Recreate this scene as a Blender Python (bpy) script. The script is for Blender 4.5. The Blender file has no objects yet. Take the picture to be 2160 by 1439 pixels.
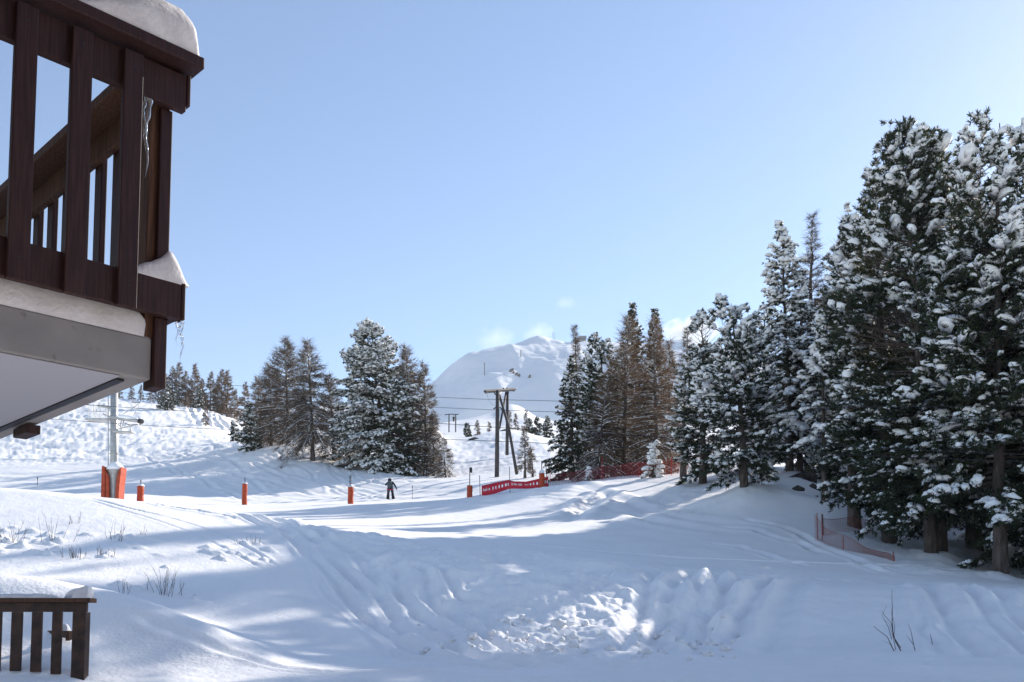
import bpy, math, random
import numpy as np
from mathutils import Vector, Matrix
R_ = math.radians
rng = np.random.default_rng(11)
random.seed(5)
S = bpy.context.scene
COL = S.collection

# ---------------------------------------------------------------- camera
F = 1931.0; PX = 1080.0; PY = 1195.0; PITCH = R_(4.0)     # focal length in photo pixels, principal point, tilt
cam_d = bpy.data.cameras.new('camera'); cam = bpy.data.objects.new('camera', cam_d); COL.objects.link(cam)
cam_d.sensor_width = 36.0; cam_d.lens = 36.0 * F / 2160.0
cam_d.shift_y = (PY - 719.5) / 2160.0
cam_d.clip_start = 0.1; cam_d.clip_end = 20000
cam.location = (0, 0, 0); cam.rotation_euler = (math.pi / 2 + PITCH, 0, 0)
S.camera = cam

# ---------------------------------------------------------------- light
SUN_AZ = R_(40.0); SUN_EL = R_(28.0)      # azimuth to the right of the view direction
W = bpy.data.worlds.new('World'); S.world = W; W.use_nodes = True
nt = W.node_tree; nt.nodes.clear()
sky = nt.nodes.new('ShaderNodeTexSky'); sky.sky_type = 'NISHITA'; sky.sun_disc = False
sky.sun_elevation = SUN_EL; sky.sun_rotation = SUN_AZ
sky.altitude = 2000; sky.air_density = 1.0; sky.dust_density = 0.5; sky.ozone_density = 1.0
bg = nt.nodes.new('ShaderNodeBackground'); bg.inputs[1].default_value = 0.12
wo = nt.nodes.new('ShaderNodeOutputWorld')
nt.links.new(sky.outputs[0], bg.inputs[0]); nt.links.new(bg.outputs[0], wo.inputs[0])
sd = bpy.data.lights.new('sun', 'SUN'); sun = bpy.data.objects.new('sun', sd); COL.objects.link(sun)
sd.energy = 5.0; sd.angle = R_(0.6); sd.color = (1.0, 0.93, 0.84)
SD = Vector((math.sin(SUN_AZ) * math.cos(SUN_EL), math.cos(SUN_AZ) * math.cos(SUN_EL), math.sin(SUN_EL)))
sun.rotation_euler = SD.to_track_quat('Z', 'Y').to_euler()
S.view_settings.view_transform = 'Standard'; S.view_settings.look = 'None'
S.view_settings.gamma = 1.0; S.view_settings.exposure = 0.88
try:
    S.cycles.transparent_max_bounces = 16; S.cycles.max_bounces = 6; S.cycles.volume_bounces = 0
except Exception: pass

# ---------------------------------------------------------------- helpers
cp, sp = math.cos(PITCH), math.sin(PITCH)
def ray(x, y):
    a = (x - PX) / F; b = (PY - y) / F
    d = np.array([a, cp - b * sp, sp + b * cp]); return d / d[1]
def at(x, y, D): return ray(x, y) * D

def tag(o, label=None, cat=None, group=None, kind=None):
    if label: o['label'] = label
    if cat: o['category'] = cat
    if group: o['group'] = group
    if kind: o['kind'] = kind
    return o
def empty(name, loc, rz=0):
    o = bpy.data.objects.new(name, None); COL.objects.link(o); o.location = loc; o.rotation_euler = (0, 0, rz)
    o.empty_display_size = 0.2
    return o
def link(name, me, parent=None, loc=None):
    o = bpy.data.objects.new(name, me); COL.objects.link(o)
    if parent: o.parent = parent
    if loc is not None: o.location = loc
    return o
def mesh_np(name, V, T, mat=None, smooth=False, nper=3, mats=None, mi=None):
    me = bpy.data.meshes.new(name)
    V = np.ascontiguousarray(V, dtype=np.float32); T = np.ascontiguousarray(T, dtype=np.int32)
    n = len(T)
    me.vertices.add(len(V)); me.vertices.foreach_set('co', V.ravel())
    me.loops.add(n * nper); me.loops.foreach_set('vertex_index', T.ravel())
    me.polygons.add(n)
    me.polygons.foreach_set('loop_start', np.arange(0, n * nper, nper, dtype=np.int32))
    me.polygons.foreach_set('loop_total', np.full(n, nper, dtype=np.int32))
    if smooth: me.polygons.foreach_set('use_smooth', np.ones(n, dtype=bool))
    for m in (mats or ([mat] if mat else [])): me.materials.append(m)
    if mi is not None: me.polygons.foreach_set('material_index', mi.astype(np.int32))
    me.update(calc_edges=True)
    return me

def node_mat(name, col, rough=0.6, noise=None, bump=None, spec=0.3, metal=0.0, transl=0.0, tcol=None, ramp=None):
    """noise=(scale, colour2, detail); bump=(scale, strength, distance)"""
    m = bpy.data.materials.new(name); m.use_nodes = True; t = m.node_tree; N = t.nodes; L = t.links
    b = N['Principled BSDF']; out = N['Material Output']
    b.inputs['Roughness'].default_value = rough; b.inputs['Metallic'].default_value = metal
    b.inputs['Specular IOR Level'].default_value = spec
    b.inputs['Base Color'].default_value = (*col, 1)
    tc = N.new('ShaderNodeTexCoord')
    if noise:
        n = N.new('ShaderNodeTexNoise'); n.inputs['Scale'].default_value = noise[0]
        n.inputs['Detail'].default_value = noise[2] if len(noise) > 2 else 4
        mp = N.new('ShaderNodeMapping')
        if len(noise) > 3: mp.inputs['Scale'].default_value = noise[3]
        L.new(tc.outputs['Object'], mp.inputs[0]); L.new(mp.outputs[0], n.inputs['Vector'])
        r = N.new('ShaderNodeValToRGB'); r.color_ramp.elements[0].position = 0.36; r.color_ramp.elements[1].position = 0.66
        r.color_ramp.elements[0].color = (*col, 1); r.color_ramp.elements[1].color = (*noise[1], 1)
        L.new(n.outputs['Fac'], r.inputs[0]); L.new(r.outputs[0], b.inputs['Base Color'])
    if bump:
        n2 = N.new('ShaderNodeTexNoise'); n2.inputs['Scale'].default_value = bump[0]; n2.inputs['Detail'].default_value = 5
        L.new(tc.outputs['Object'], n2.inputs['Vector'])
        bp = N.new('ShaderNodeBump'); bp.inputs['Strength'].default_value = bump[1]; bp.inputs['Distance'].default_value = bump[2]
        L.new(n2.outputs['Fac'], bp.inputs['Height']); L.new(bp.outputs[0], b.inputs['Normal'])
    if transl:
        tr = N.new('ShaderNodeBsdfTranslucent'); tr.inputs[0].default_value = (*(tcol or col), 1)
        mx = N.new('ShaderNodeMixShader'); mx.inputs[0].default_value = transl
        L.new(b.outputs[0], mx.inputs[1]); L.new(tr.outputs[0], mx.inputs[2]); L.new(mx.outputs[0], out.inputs[0])
    return m

M = {}
M['snow'] = node_mat('snow', (0.89, 0.87, 0.865), 0.65, noise=(0.5, (0.94, 0.92, 0.91), 5), bump=(14.0, 0.5, 0.03), spec=0.15)
M['snow_far'] = node_mat('snow_far', (0.88, 0.88, 0.90), 0.7, noise=(0.01, (0.93, 0.92, 0.93), 5), bump=(0.05, 0.35, 5.0), spec=0.1)
M['snow_tree'] = node_mat('snow_on_tree', (0.93, 0.93, 0.94), 0.7, bump=(12, 0.3, 0.02), spec=0.1)
M['snow_cap'] = node_mat('snow_cap', (0.60, 0.58, 0.585), 0.75, noise=(8, (0.72, 0.70, 0.70), 6), bump=(45, 0.6, 0.008), spec=0.15)  # base colour darkened to stand in for the building's shade
M['needle'] = node_mat('pine_needles', (0.016, 0.026, 0.016), 0.6, noise=(2.2, (0.045, 0.06, 0.03), 3), transl=0.10, tcol=(0.14, 0.14, 0.04))
M['needle_s'] = node_mat('spruce_needles', (0.020, 0.030, 0.018), 0.6, noise=(1.4, (0.05, 0.055, 0.03), 3), transl=0.12, tcol=(0.16, 0.14, 0.05))
M['larch'] = node_mat('larch_twigs', (0.060, 0.046, 0.038), 0.8, noise=(0.4, (0.15, 0.105, 0.068), 3), transl=0.06, tcol=(0.4, 0.24, 0.12))
M['larch_b'] = node_mat('brown_larch_twigs', (0.10, 0.066, 0.042), 0.8, noise=(0.4, (0.20, 0.13, 0.078), 3), transl=0.08, tcol=(0.4, 0.24, 0.12))
M['bark'] = node_mat('bark', (0.055, 0.042, 0.036), 0.85, noise=(7, (0.13, 0.10, 0.085), 6, (1, 1, 0.25)), bump=(22, 0.8, 0.03))
M['wood'] = node_mat('stained_wood', (0.022, 0.0100, 0.0110), 0.55, noise=(18, (0.043, 0.0195, 0.0185), 6, (6, 6, 0.3)), bump=(40, 0.25, 0.004), spec=0.22)
M['wood_brown'] = node_mat('brown_wood', (0.040, 0.018, 0.011), 0.7, noise=(14, (0.105, 0.050, 0.027), 6, (6, 6, 0.25)), bump=(40, 0.3, 0.004))  # lighter and browner than the stained wood
M['wood_rail'] = node_mat('dark_rail_wood', (0.022, 0.013, 0.010), 0.6, noise=(5, (0.07, 0.035, 0.024), 5), bump=(30, 0.4, 0.01))
M['plaster'] = node_mat('painted_concrete', (0.195, 0.188, 0.195), 0.85, noise=(3, (0.26, 0.25, 0.25), 6), bump=(70, 0.35, 0.003))
M['soffit'] = node_mat('soffit_paint', (0.33, 0.335, 0.38), 0.8, bump=(40, 0.1, 0.002))
M['dark'] = node_mat('dark_metal', (0.02, 0.02, 0.024), 0.5)
M['galv'] = node_mat('galvanised_steel', (0.36, 0.36, 0.36), 0.45, noise=(3, (0.5, 0.5, 0.48), 5), metal=0.35)
M['pad'] = node_mat('orange_padding', (0.36, 0.045, 0.014), 0.55, noise=(4, (0.46, 0.07, 0.02), 3), bump=(9, 0.4, 0.03))
M['net'] = node_mat('red_netting', (0.33, 0.04, 0.07), 0.6, transl=0.3, tcol=(0.8, 0.1, 0.1))
M['net_o'] = node_mat('orange_netting', (0.32, 0.10, 0.075), 0.6, transl=0.1, tcol=(0.8, 0.2, 0.1))
M['banner'] = node_mat('red_banner', (0.62, 0.035, 0.07), 0.5, transl=0.35, tcol=(0.9, 0.08, 0.1))
M['white'] = node_mat('white_print', (0.8, 0.8, 0.8), 0.6)
M['polewood'] = node_mat('grey_pole_wood', (0.05, 0.045, 0.05), 0.8, noise=(2, (0.085, 0.075, 0.075), 5, (3, 3, 0.3)))
M['navy'] = node_mat('navy_fabric', (0.012, 0.017, 0.035), 0.8, noise=(9, (0.02, 0.028, 0.05), 3))
M['pants'] = node_mat('dark_trousers', (0.014, 0.012, 0.022), 0.8)
M['pack'] = node_mat('grey_green_pack', (0.07, 0.09, 0.095), 0.8)
M['redtrim'] = node_mat('red_trim', (0.5, 0.03, 0.03), 0.6)
M['skin'] = node_mat('skin', (0.5, 0.3, 0.22), 0.5)
M['twig'] = node_mat('twig_bark', (0.05, 0.032, 0.03), 0.8, noise=(20, (0.10, 0.06, 0.05), 2))
M['rock'] = node_mat('rock', (0.03, 0.028, 0.028), 0.9, noise=(3, (0.10, 0.08, 0.07), 6), bump=(8, 0.8, 0.1))
M['facade'] = node_mat('far_facade', (0.16, 0.16, 0.18), 0.8)
def ice_mat():
    m = bpy.data.materials.new('ice'); m.use_nodes = True; b = m.node_tree.nodes['Principled BSDF']
    b.inputs['Base Color'].default_value = (0.93, 0.95, 0.97, 1); b.inputs['Roughness'].default_value = 0.06
    b.inputs['Transmission Weight'].default_value = 0.92; b.inputs['IOR'].default_value = 1.31
    return m
M['ice'] = ice_mat()
# stained plaster with dirt streaks that stay where they are
def plaster_dirt():
    m = M['plaster']; t = m.node_tree; N = t.nodes; L = t.links; b = N['Principled BSDF']
    src = b.inputs['Base Color'].links[0].from_socket
    tc = N.new('ShaderNodeTexCoord'); n = N.new('ShaderNodeTexNoise'); n.inputs['Scale'].default_value = 9; n.inputs['Detail'].default_value = 8
    n.inputs['Roughness'].default_value = 0.7
    L.new(tc.outputs['Object'], n.inputs['Vector'])
    r = N.new('ShaderNodeValToRGB'); r.color_ramp.elements[0].position = 0.62; r.color_ramp.elements[1].position = 0.72
    L.new(n.outputs['Fac'], r.inputs[0])
    mx = N.new('ShaderNodeMix'); mx.data_type = 'RGBA'
    L.new(r.outputs[0], mx.inputs[0]); L.new(src, mx.inputs[6]); mx.inputs[7].default_value = (0.12, 0.10, 0.09, 1)
    L.new(mx.outputs[2], b.inputs['Base Color'])
plaster_dirt()

# noise in numpy ----------------------------------------------------------
_tab = np.random.default_rng(3).random((256, 256))
def vnoise(x, y):
    xi = np.floor(x).astype(int); yi = np.floor(y).astype(int); fx = x - xi; fy = y - yi
    fx = fx * fx * fx * (fx * (fx * 6 - 15) + 10); fy = fy * fy * fy * (fy * (fy * 6 - 15) + 10)
    a = _tab[xi & 255, yi & 255]; b = _tab[(xi + 1) & 255, yi & 255]; c = _tab[xi & 255, (yi + 1) & 255]; d = _tab[(xi + 1) & 255, (yi + 1) & 255]
    return (a + (b - a) * fx) * (1 - fy) + (c + (d - c) * fx) * fy - 0.5
def fbm(x, y, o=4, g=0.5):
    s = 0; a = 1; 
    for k in range(o):
        s = s + a * vnoise(x * 2 ** k + 17.3 * k, y * 2 ** k + 9.1 * k); a *= g
    return s
def ridged(x, y, o=4):
    s = 0; a = 1
    for k in range(o):
        s = s + a * (0.5 - np.abs(vnoise(x * 2 ** k + 5.7 * k, y * 2 ** k + 3.3 * k)) * 2); a *= 0.5
    return s
def sstep(a, b, x):
    t = np.clip((x - a) / (b - a), 0, 1); return t * t * (3 - 2 * t)
def pchip(xk, yk, x):
    """monotone cubic along axis 0 of yk (yk may be (n,) or (n,m)); x 1-D"""
    xk = np.asarray(xk, float); yk = np.asarray(yk, float)
    if yk.ndim == 1: yk = yk[:, None]
    h = np.diff(xk)[:, None]; d = np.diff(yk, axis=0) / h
    m = np.zeros_like(yk)
    w1 = 2 * h[1:] + h[:-1]; w2 = h[1:] + 2 * h[:-1]
    with np.errstate(divide='ignore', invalid='ignore'):
        mm = (w1 + w2) / (w1 / d[:-1] + w2 / d[1:])
    mm[(d[:-1] * d[1:]) <= 0] = 0; mm[~np.isfinite(mm)] = 0
    m[1:-1] = mm; m[0] = d[0]; m[-1] = d[-1]
    x = np.clip(x, xk[0], xk[-1]); i = np.clip(np.searchsorted(xk, x) - 1, 0, len(xk) - 2)
    t = ((x - xk[i]) / (xk[i + 1] - xk[i]))[:, None]; hh = h[i]
    y = yk[i] * (1 + 2 * t) * (1 - t) ** 2 + m[i] * hh * t * (1 - t) ** 2 + yk[i + 1] * t * t * (3 - 2 * t) + m[i + 1] * hh * t * t * (t - 1)
    return y

# ---------------------------------------------------------------- ground
ROWS = {   # distance: the ground's outline there, measured on the photograph (x, y)
 7:  [(0, 1660), (1080, 1690), (2160, 1690)],
 10: [(0, 1540), (300, 1540), (1080, 1560), (2160, 1560)],
 13: [(0, 1412), (140, 1418), (230, 1440), (420, 1446), (600, 1448), (1080, 1452), (2160, 1455)],
 14.3: [(0, 1330), (140, 1345), (250, 1385), (420, 1412), (600, 1418), (1080, 1428), (2160, 1436)],
 16: [(0, 1206), (160, 1232), (240, 1246), (330, 1272), (420, 1310), (520, 1355), (640, 1392), (900, 1404), (1300, 1404), (1700, 1408), (2160, 1412)],
 18: [(0, 1236), (160, 1250), (240, 1264), (330, 1285), (430, 1310), (560, 1345), (700, 1372), (900, 1385), (1300, 1384), (1700, 1388), (2160, 1392)],
 20: [(0, 1212), (200, 1228), (330, 1246), (450, 1262), (600, 1290), (800, 1335), (1000, 1350), (1300, 1352), (1500, 1362), (1800, 1362), (2160, 1362)],
 22: [(0, 1165), (200, 1178), (330, 1192), (450, 1208), (600, 1235), (750, 1280), (900, 1296), (1100, 1290), (1300, 1300), (1500, 1318), (1800, 1318), (2160, 1318)],
 24: [(0, 1122), (200, 1130), (330, 1142), (450, 1156), (580, 1176), (700, 1210), (850, 1228), (1000, 1222), (1200, 1232), (1400, 1252), (1600, 1268), (1800, 1270), (2160, 1275)],
 26: [(0, 1086), (200, 1092), (330, 1102), (450, 1118), (560, 1134), (700, 1168), (850, 1184), (1000, 1182), (1200, 1198), (1400, 1220), (1600, 1234), (1800, 1238), (2160, 1246)],
 28: [(0, 1056), (150, 1062), (300, 1074), (420, 1092), (520, 1104), (640, 1124), (760, 1150), (900, 1160), (1100, 1176), (1300, 1194), (1500, 1214), (1700, 1228), (2160, 1242)],
 30: [(0, 1032), (120, 1040), (250, 1054), (350, 1066), (440, 1076), (530, 1086), (620, 1100), (700, 1120), (800, 1138), (900, 1148), (1100, 1162), (1300, 1184), (1500, 1204), (1800, 1222), (2160, 1236)],
 36: [(0, 1058), (300, 1088), (500, 1098), (640, 1110), (800, 1120), (1000, 1136), (1250, 1150), (1500, 1165), (1750, 1174), (1975, 1182), (2115, 1214), (2160, 1218)],
 45: [(0, 1076), (300, 1092), (500, 1098), (640, 1102), (900, 1108), (1100, 1108), (1250, 1104), (1400, 1106), (1500, 1104), (1600, 1094), (1745, 1092), (1880, 1120), (1975, 1135), (2160, 1160)],
 52: [(0, 1074), (300, 1084), (500, 1092), (700, 1094), (900, 1094), (1100, 1086), (1250, 1076), (1400, 1074), (1500, 1066), (1575, 1050), (1680, 1040), (1745, 1052), (1850, 1070), (1975, 1090), (2160, 1120)],
 60: [(0, 1066), (240, 1060), (500, 1082), (700, 1084), (900, 1078), (1050, 1066), (1150, 1052), (1260, 1044), (1380, 1034), (1450, 1024), (1575, 1010), (1680, 1010), (1850, 1040), (2160, 1080)],
 70: [(0, 1058), (240, 1048), (500, 1068), (740, 1064), (900, 1060), (1050, 1048), (1150, 1030), (1250, 1016), (1380, 1006), (1500, 992), (1600, 984), (1800, 1000), (2160, 1040)],
 87: [(0, 1048), (250, 1040), (500, 1054), (740, 1058), (820, 1056), (950, 1048), (1050, 1030), (1150, 1026), (1240, 1022), (1380, 1014), (1500, 1000), (1600, 980), (1800, 980), (2160, 1000)],
 100: [(0, 1028), (300, 1020), (500, 1022), (640, 1022), (740, 1024), (860, 1018), (950, 1014), (1050, 1010), (1150, 1006), (1240, 1000), (1400, 990), (1600, 970), (2160, 980)],
 115: [(0, 998), (300, 990), (450, 985), (560, 966), (640, 968), (740, 984), (800, 986), (865, 998), (950, 1002), (1040, 992), (1100, 985), (1150, 984), (1250, 984), (1500, 975), (2160, 970)],
 130: [(0, 972), (300, 965), (420, 955), (500, 945), (600, 938), (700, 956), (800, 972), (900, 980), (970, 975), (1050, 968), (1150, 962), (1250, 965), (2160, 960)],
 150: [(0, 945), (300, 938), (420, 934), (520, 932), (600, 934), (700, 944), (850, 950), (920, 940), (985, 945), (1050, 938), (1130, 930), (1200, 940), (2160, 945)],
 180: [(0, 905), (200, 900), (320, 905), (420, 912), (500, 928), (600, 930), (850, 925), (905, 896), (925, 906), (950, 929), (993, 922), (1033, 910), (1068, 905), (1100, 908), (1130, 918), (1180, 930), (2160, 935)],
 215: [(0, 868), (200, 862), (300, 870), (380, 876), (450, 888), (510, 908), (600, 920), (850, 925), (905, 904), (940, 925), (1000, 922), (1068, 914), (1130, 922), (1180, 925), (2160, 930)],
 250: [(0, 846), (200, 840), (260, 842), (320, 848), (380, 856), (430, 864), (480, 880), (515, 896), (600, 915), (850, 925), (940, 920), (1068, 912), (1180, 915), (2160, 920)],
 300: [(0, 850), (250, 852), (380, 868), (480, 888), (600, 910), (900, 915), (1000, 908), (1080, 904), (1180, 905), (2160, 910)],
 450: [(0, 862), (400, 880), (600, 905), (900, 905), (960, 900), (1000, 893), (1040, 895), (1068, 890), (1110, 885), (1150, 895), (1180, 895), (2160, 900)],
 620: [(0, 865), (600, 900), (880, 902), (960, 892), (1010, 880), (1045, 868), (1080, 852), (1105, 862), (1130, 880), (1180, 890), (2160, 900)],
 800: [(0, 870), (600, 905), (880, 905), (1000, 888), (1080, 870), (1180, 895), (2160, 905)],
 1200: [(0, 960), (1080, 960), (2160, 960)],
}
pxg = np.concatenate([np.arange(-1700, -60, 12.0), np.arange(-60, 2220, 2.3), np.arange(2220, 4200, 12.0)])
rg = (pxg - PX) / F / cp                       # X/Y for points near the horizon line
Dg = np.concatenate([np.exp(np.arange(math.log(7), math.log(13), .02)), np.exp(np.arange(math.log(13), math.log(34), .0036)),
                     np.exp(np.arange(math.log(34), math.log(130), .0058)), np.exp(np.arange(math.log(130), math.log(1200) + .01, .011))])
keys = sorted(ROWS); E_ = []
for D in keys:
    pts = np.array([[ray(x, y)[0], ray(x, y)[2]] for x, y in ROWS[D]])
    E_.append(pchip(pts[:, 0], pts[:, 1], rg)[:, 0])
E_ = pchip(np.log(keys), np.array(E_), np.log(Dg))          # (nD, nr)
def blur(A, k, ax):
    ker = np.exp(-np.linspace(-2, 2, 2 * k + 1) ** 2); ker /= ker.sum()
    P = np.pad(A, [(k, k) if i == ax else (0, 0) for i in range(2)], mode='edge'); O = np.zeros_like(A)
    for i, w in enumerate(ker):
        O += w * (P[i:i + A.shape[0]] if ax == 0 else P[:, i:i + A.shape[1]])
    return O
E_ = blur(E_, 9, 0); E_ = blur(E_, 8, 1)
X_ = rg[None, :] * Dg[:, None]; Y_ = np.repeat(Dg[:, None], len(rg), 1); Z_ = E_ * Y_
PXm = np.repeat(pxg[None, :], len(Dg), 0)
def elev_px(): return 1330 - (Z_ / Y_) * F     # approx. picture row of a ground point
PYm = elev_px()

def groove(pts, w, depth, berm=0.5, fade=0.15, wob=0.0):
    """carve a ski or sledge track along (x, y, D) points; pts in photo columns and distance"""
    global Z_
    P = np.array([[(x - PX) / F * D, D] for x, D in pts])
    t = np.linspace(0, 1, len(P)); tt = np.linspace(0, 1, 60)
    Q = pchip(t, P, tt)
    if wob: Q = Q + wob * np.stack([vnoise(tt * 9 + pts[0][0], tt * 0 + 3), vnoise(tt * 9, tt * 0 + pts[0][0])], 1)
    dlo, dhi = Q[:, 1].min() - 4 * w, Q[:, 1].max() + 4 * w
    i0, i1 = np.searchsorted(Dg, [max(dlo, 7.1), dhi])
    rr = Q[:, 0] / Q[:, 1]
    j0, j1 = np.searchsorted(rg, [rr.min() - 5 * w / dlo, rr.max() + 5 * w / dlo])
    if i1 <= i0 or j1 <= j0: return
    xs = X_[i0:i1, j0:j1]; ys = Y_[i0:i1, j0:j1]
    best = np.full(xs.shape, 1e9); bt = np.zeros(xs.shape)
    for k in range(len(Q) - 1):
        a = Q[k]; b = Q[k + 1]; d = b - a; l2 = (d ** 2).sum() + 1e-9
        u = np.clip(((xs - a[0]) * d[0] + (ys - a[1]) * d[1]) / l2, 0, 1)
        q = (xs - a[0] - u * d[0]) ** 2 + (ys - a[1] - u * d[1]) ** 2
        m = q < best; best[m] = q[m]; bt[m] = (k + u[m]) / (len(Q) - 1)
    s = np.sqrt(best) / w
    f = sstep(0, fade, bt) * sstep(0, fade, 1 - bt)
    f = f * (1 + .8 * vnoise(bt * 7 + pts[0][0], bt * 0 + pts[0][1])) * (1 + .5 * fbm(xs / .5, ys / .5, 2))
    Z_[i0:i1, j0:j1] += f * depth * .8 * (-np.exp(-s ** 2 * 1.6) + berm * np.exp(-(s - 1.7) ** 2 * 2.2))

# broad softness everywhere
Z_ += 0.10 * fbm(X_ / 6, Y_ / 6, 3) * sstep(14, 20, Y_) * (1 - sstep(32, 45, Y_))
Z_ += 0.25 * fbm(X_ / 14, Y_ / 9, 3) * sstep(40, 90, Y_) * (1 - sstep(500, 900, Y_))
Z_ += 0.03 * fbm(X_ / 1.6, Y_ / 1.6, 3) + (1 - sstep(34, 60, Y_)) * .010 * fbm(X_ / .22, Y_ / .16, 2)
Z_ += 3.0 * fbm(X_ / 60, Y_ / 60, 4) * sstep(220, 400, Y_)
# chunky broken snow on the near bank
m = sstep(640, 900, PXm) * (1 - sstep(1480, 1640, PXm)) * sstep(18.5, 21, Y_) * (1 - sstep(28.5, 30, Y_))
Z_ += m * (0.30 * fbm(X_ / 1.9 + 4 + .5 * fbm(X_, Y_, 2), Y_ / 1.3, 4, .5) + (.35 + 1.3 * np.clip(fbm(X_ / 2.3, Y_ / 1.6, 2) + .1, 0, 1)) * (0.13 * fbm(X_ / .5, Y_ / .4, 3, .6) + .05 * fbm(X_ / .13, Y_ / .13, 2)))
m = sstep(560, 640, PXm) * (1 - sstep(800, 950, PXm)) * sstep(25.5, 28, Y_) * (1 - sstep(30.5, 32.5, Y_))
Z_ += m * (0.28 * np.abs(fbm(X_ / .9 + 7, Y_ / .7, 3)) + 0.08 * fbm(X_ / .3, Y_ / .25, 2))
# clods lying at the foot of the bank
m = sstep(880, 1050, PXm) * (1 - sstep(1380, 1600, PXm)) * sstep(17.0, 17.8, Y_) * (1 - sstep(20.5, 22, Y_))
Z_ += m * (0.09 * np.abs(fbm(X_ / .42 + 2, Y_ / .42, 3)) + .04 * fbm(X_ / .15, Y_ / .15, 2))
m = sstep(1350, 1500, PXm) * sstep(17, 19, Y_) * (1 - sstep(24, 27, Y_))
Z_ += m * (0.07 * fbm(X_ / .8, Y_ / .8, 3))
# foot of the bank, low rounded waves
m = sstep(13, 14, Y_) * (1 - sstep(17.5, 19, Y_)) * sstep(700, 1000, PXm)
Z_ += m * 0.07 * fbm(X_ / 1.2, Y_ / .5, 3)
# crest roughness along the whole bank lip
m = np.exp(-((Y_ - 29.6) / 1.0) ** 2) * sstep(800, 1000, PXm)
Z_ += m * (0.10 * fbm(X_ / .5, Y_ / .5, 3))
# long tracks running down the bank from the left crest to the middle
for k, (dx, w, dp) in enumerate([(0, .20, .13), (26, .16, .10), (48, .22, .15), (90, .18, .10), (120, .14, .09), (-28, .10, .05)]):
    groove([(505 + dx, 30), (590 + dx, 27.5), (680 + dx, 24.5), (760 + dx * 1.1, 21.5), (850 + dx * 1.4, 19), (960 + dx * 2.2, 17), (1130 + dx * 2.6, 15.6)], w, dp, .6, .05, .5)
for (a, b, c, w, dp) in [(830, 860, 1010, .2, .12), (880, 930, 1150, .18, .1), (900, 1000, 1260, .14, .08)]:
    groove([(a, 26), (b, 22), ((b + c) / 2, 19.5), (c, 17.6)], w, dp, .7, .1, .3)
# runnels on the right part of the bank
for (x0, x1, w, dp) in [(1590, 1440, .26, .16), (1650, 1495, .22, .13), (1700, 1600, .3, .10), (1545, 1380, .2, .11), (1480, 1330, .22, .12),
                        (1925, 2060, .26, .13), (1990, 2170, .2, .14), (2030, 2230, .22, .09), (1890, 1985, .18, .06), (1405, 1290, .2, .1)]:
    groove([(x0, 29), ((x0 * .7 + x1 * .3), 26), ((x0 + x1) / 2, 23), (x0 * .25 + x1 * .75, 20.5), (x1, 18.2)], w, dp * 1.35, .55, .12, .25)
groove([(1780, 17.2), (1950, 16.2), (2160, 15)], .3, .07, .5, .1)
groove([(1200, 18), (1500, 17), (1850, 15.6), (2200, 14)], .35, .08, .6, .1)
# fine tracks on the left bank
for dx in (0, 9): groove([(170, 29.3), (260, 28), (400, 26.6), (500, 25.2), (600, 23.2)], .07, .05, .4, .1, 0)if dx == 0 else groove([(180, 28.6), (300, 26.8), (430, 25), (560, 23)], .06, .035, .4, .1, 0)
groove([(300, 29.8), (360, 29.2), (440, 28.8), (500, 28.6)], .10, .10, .5, .1, .1)
groove([(240, 15.4), (520, 15.0), (700, 14.6), (950, 14.8)], .12, .05, .6, .1, .1)
# small wind-carved mounds round the dead stems
for (x0, x1, d0, d1, n) in [(-40, 360, 21.8, 24.6, 46), (430, 580, 23.3, 25.4, 20), (230, 420, 19.4, 20.6, 12), (-40, 120, 22.2, 23.4, 12)]:
    for k in range(n):
        px = rng.uniform(x0, x1); D = rng.uniform(d0, d1); cx = (px - PX) / F * D
        rx = rng.uniform(.08, .30); ry = rng.uniform(.05, .13); h = rng.uniform(.03, .11); a = rng.uniform(-.5, .3)
        i0, i1 = np.searchsorted(Dg, [D - 1, D + 1]); j0, j1 = np.searchsorted(rg, [(cx - 1.2) / D, (cx + 1.2) / D])
        u = X_[i0:i1, j0:j1] - cx; v = Y_[i0:i1, j0:j1] - D
        uu = u * math.cos(a) + v * math.sin(a); vv = -u * math.sin(a) + v * math.cos(a)
        q = np.sqrt((uu / rx) ** 2 + (vv / ry) ** 2 + 1e-6)
        Z_[i0:i1, j0:j1] += h * np.clip(1.25 - q, 0, 1) ** 1.1 * (1 + .3 * fbm(X_[i0:i1, j0:j1] / .1, Y_[i0:i1, j0:j1] / .1, 2))
# piste: groomed lines, curved tracks near the banner
for k in range(16):
    o = k * 1.4
    groove([(640 - o * 4, 44 + o), (900, 46 + o), (1150, 50 + o * .9), (1300 + o * 2, 56 + o * .6)], .12, .018 + .02 * (k % 3 == 0), .5, .15, .6)
for k, (dx, dD) in enumerate([(0, 0), (0, 2.4), (20, 5), (0, 8), (-20, 11), (10, 14)]):
    groove([(960, 64 + dD), (1060, 66 + dD), (1150, 63 + dD), (1230, 58 + dD * .8), (1290, 52 + dD * .6), (1380, 46 + dD * .4), (1560, 41 + dD * .2)], .5, .13, .7, .1, .8)
for (x0, d0, x1, d1) in [(1500, 44, 1760, 36), (1560, 46, 1830, 34), (1640, 40, 1900, 31.5), (1490, 39, 1700, 33)]:
    groove([(x0, d0), ((x0 + x1) / 2, (d0 + d1) / 2 + .8), (x1, d1)], .2, .07, .6, .15, .5)
groove([(1180, 44), (1260, 58), (1300, 62)], .6, .25, .5, .2)
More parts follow.
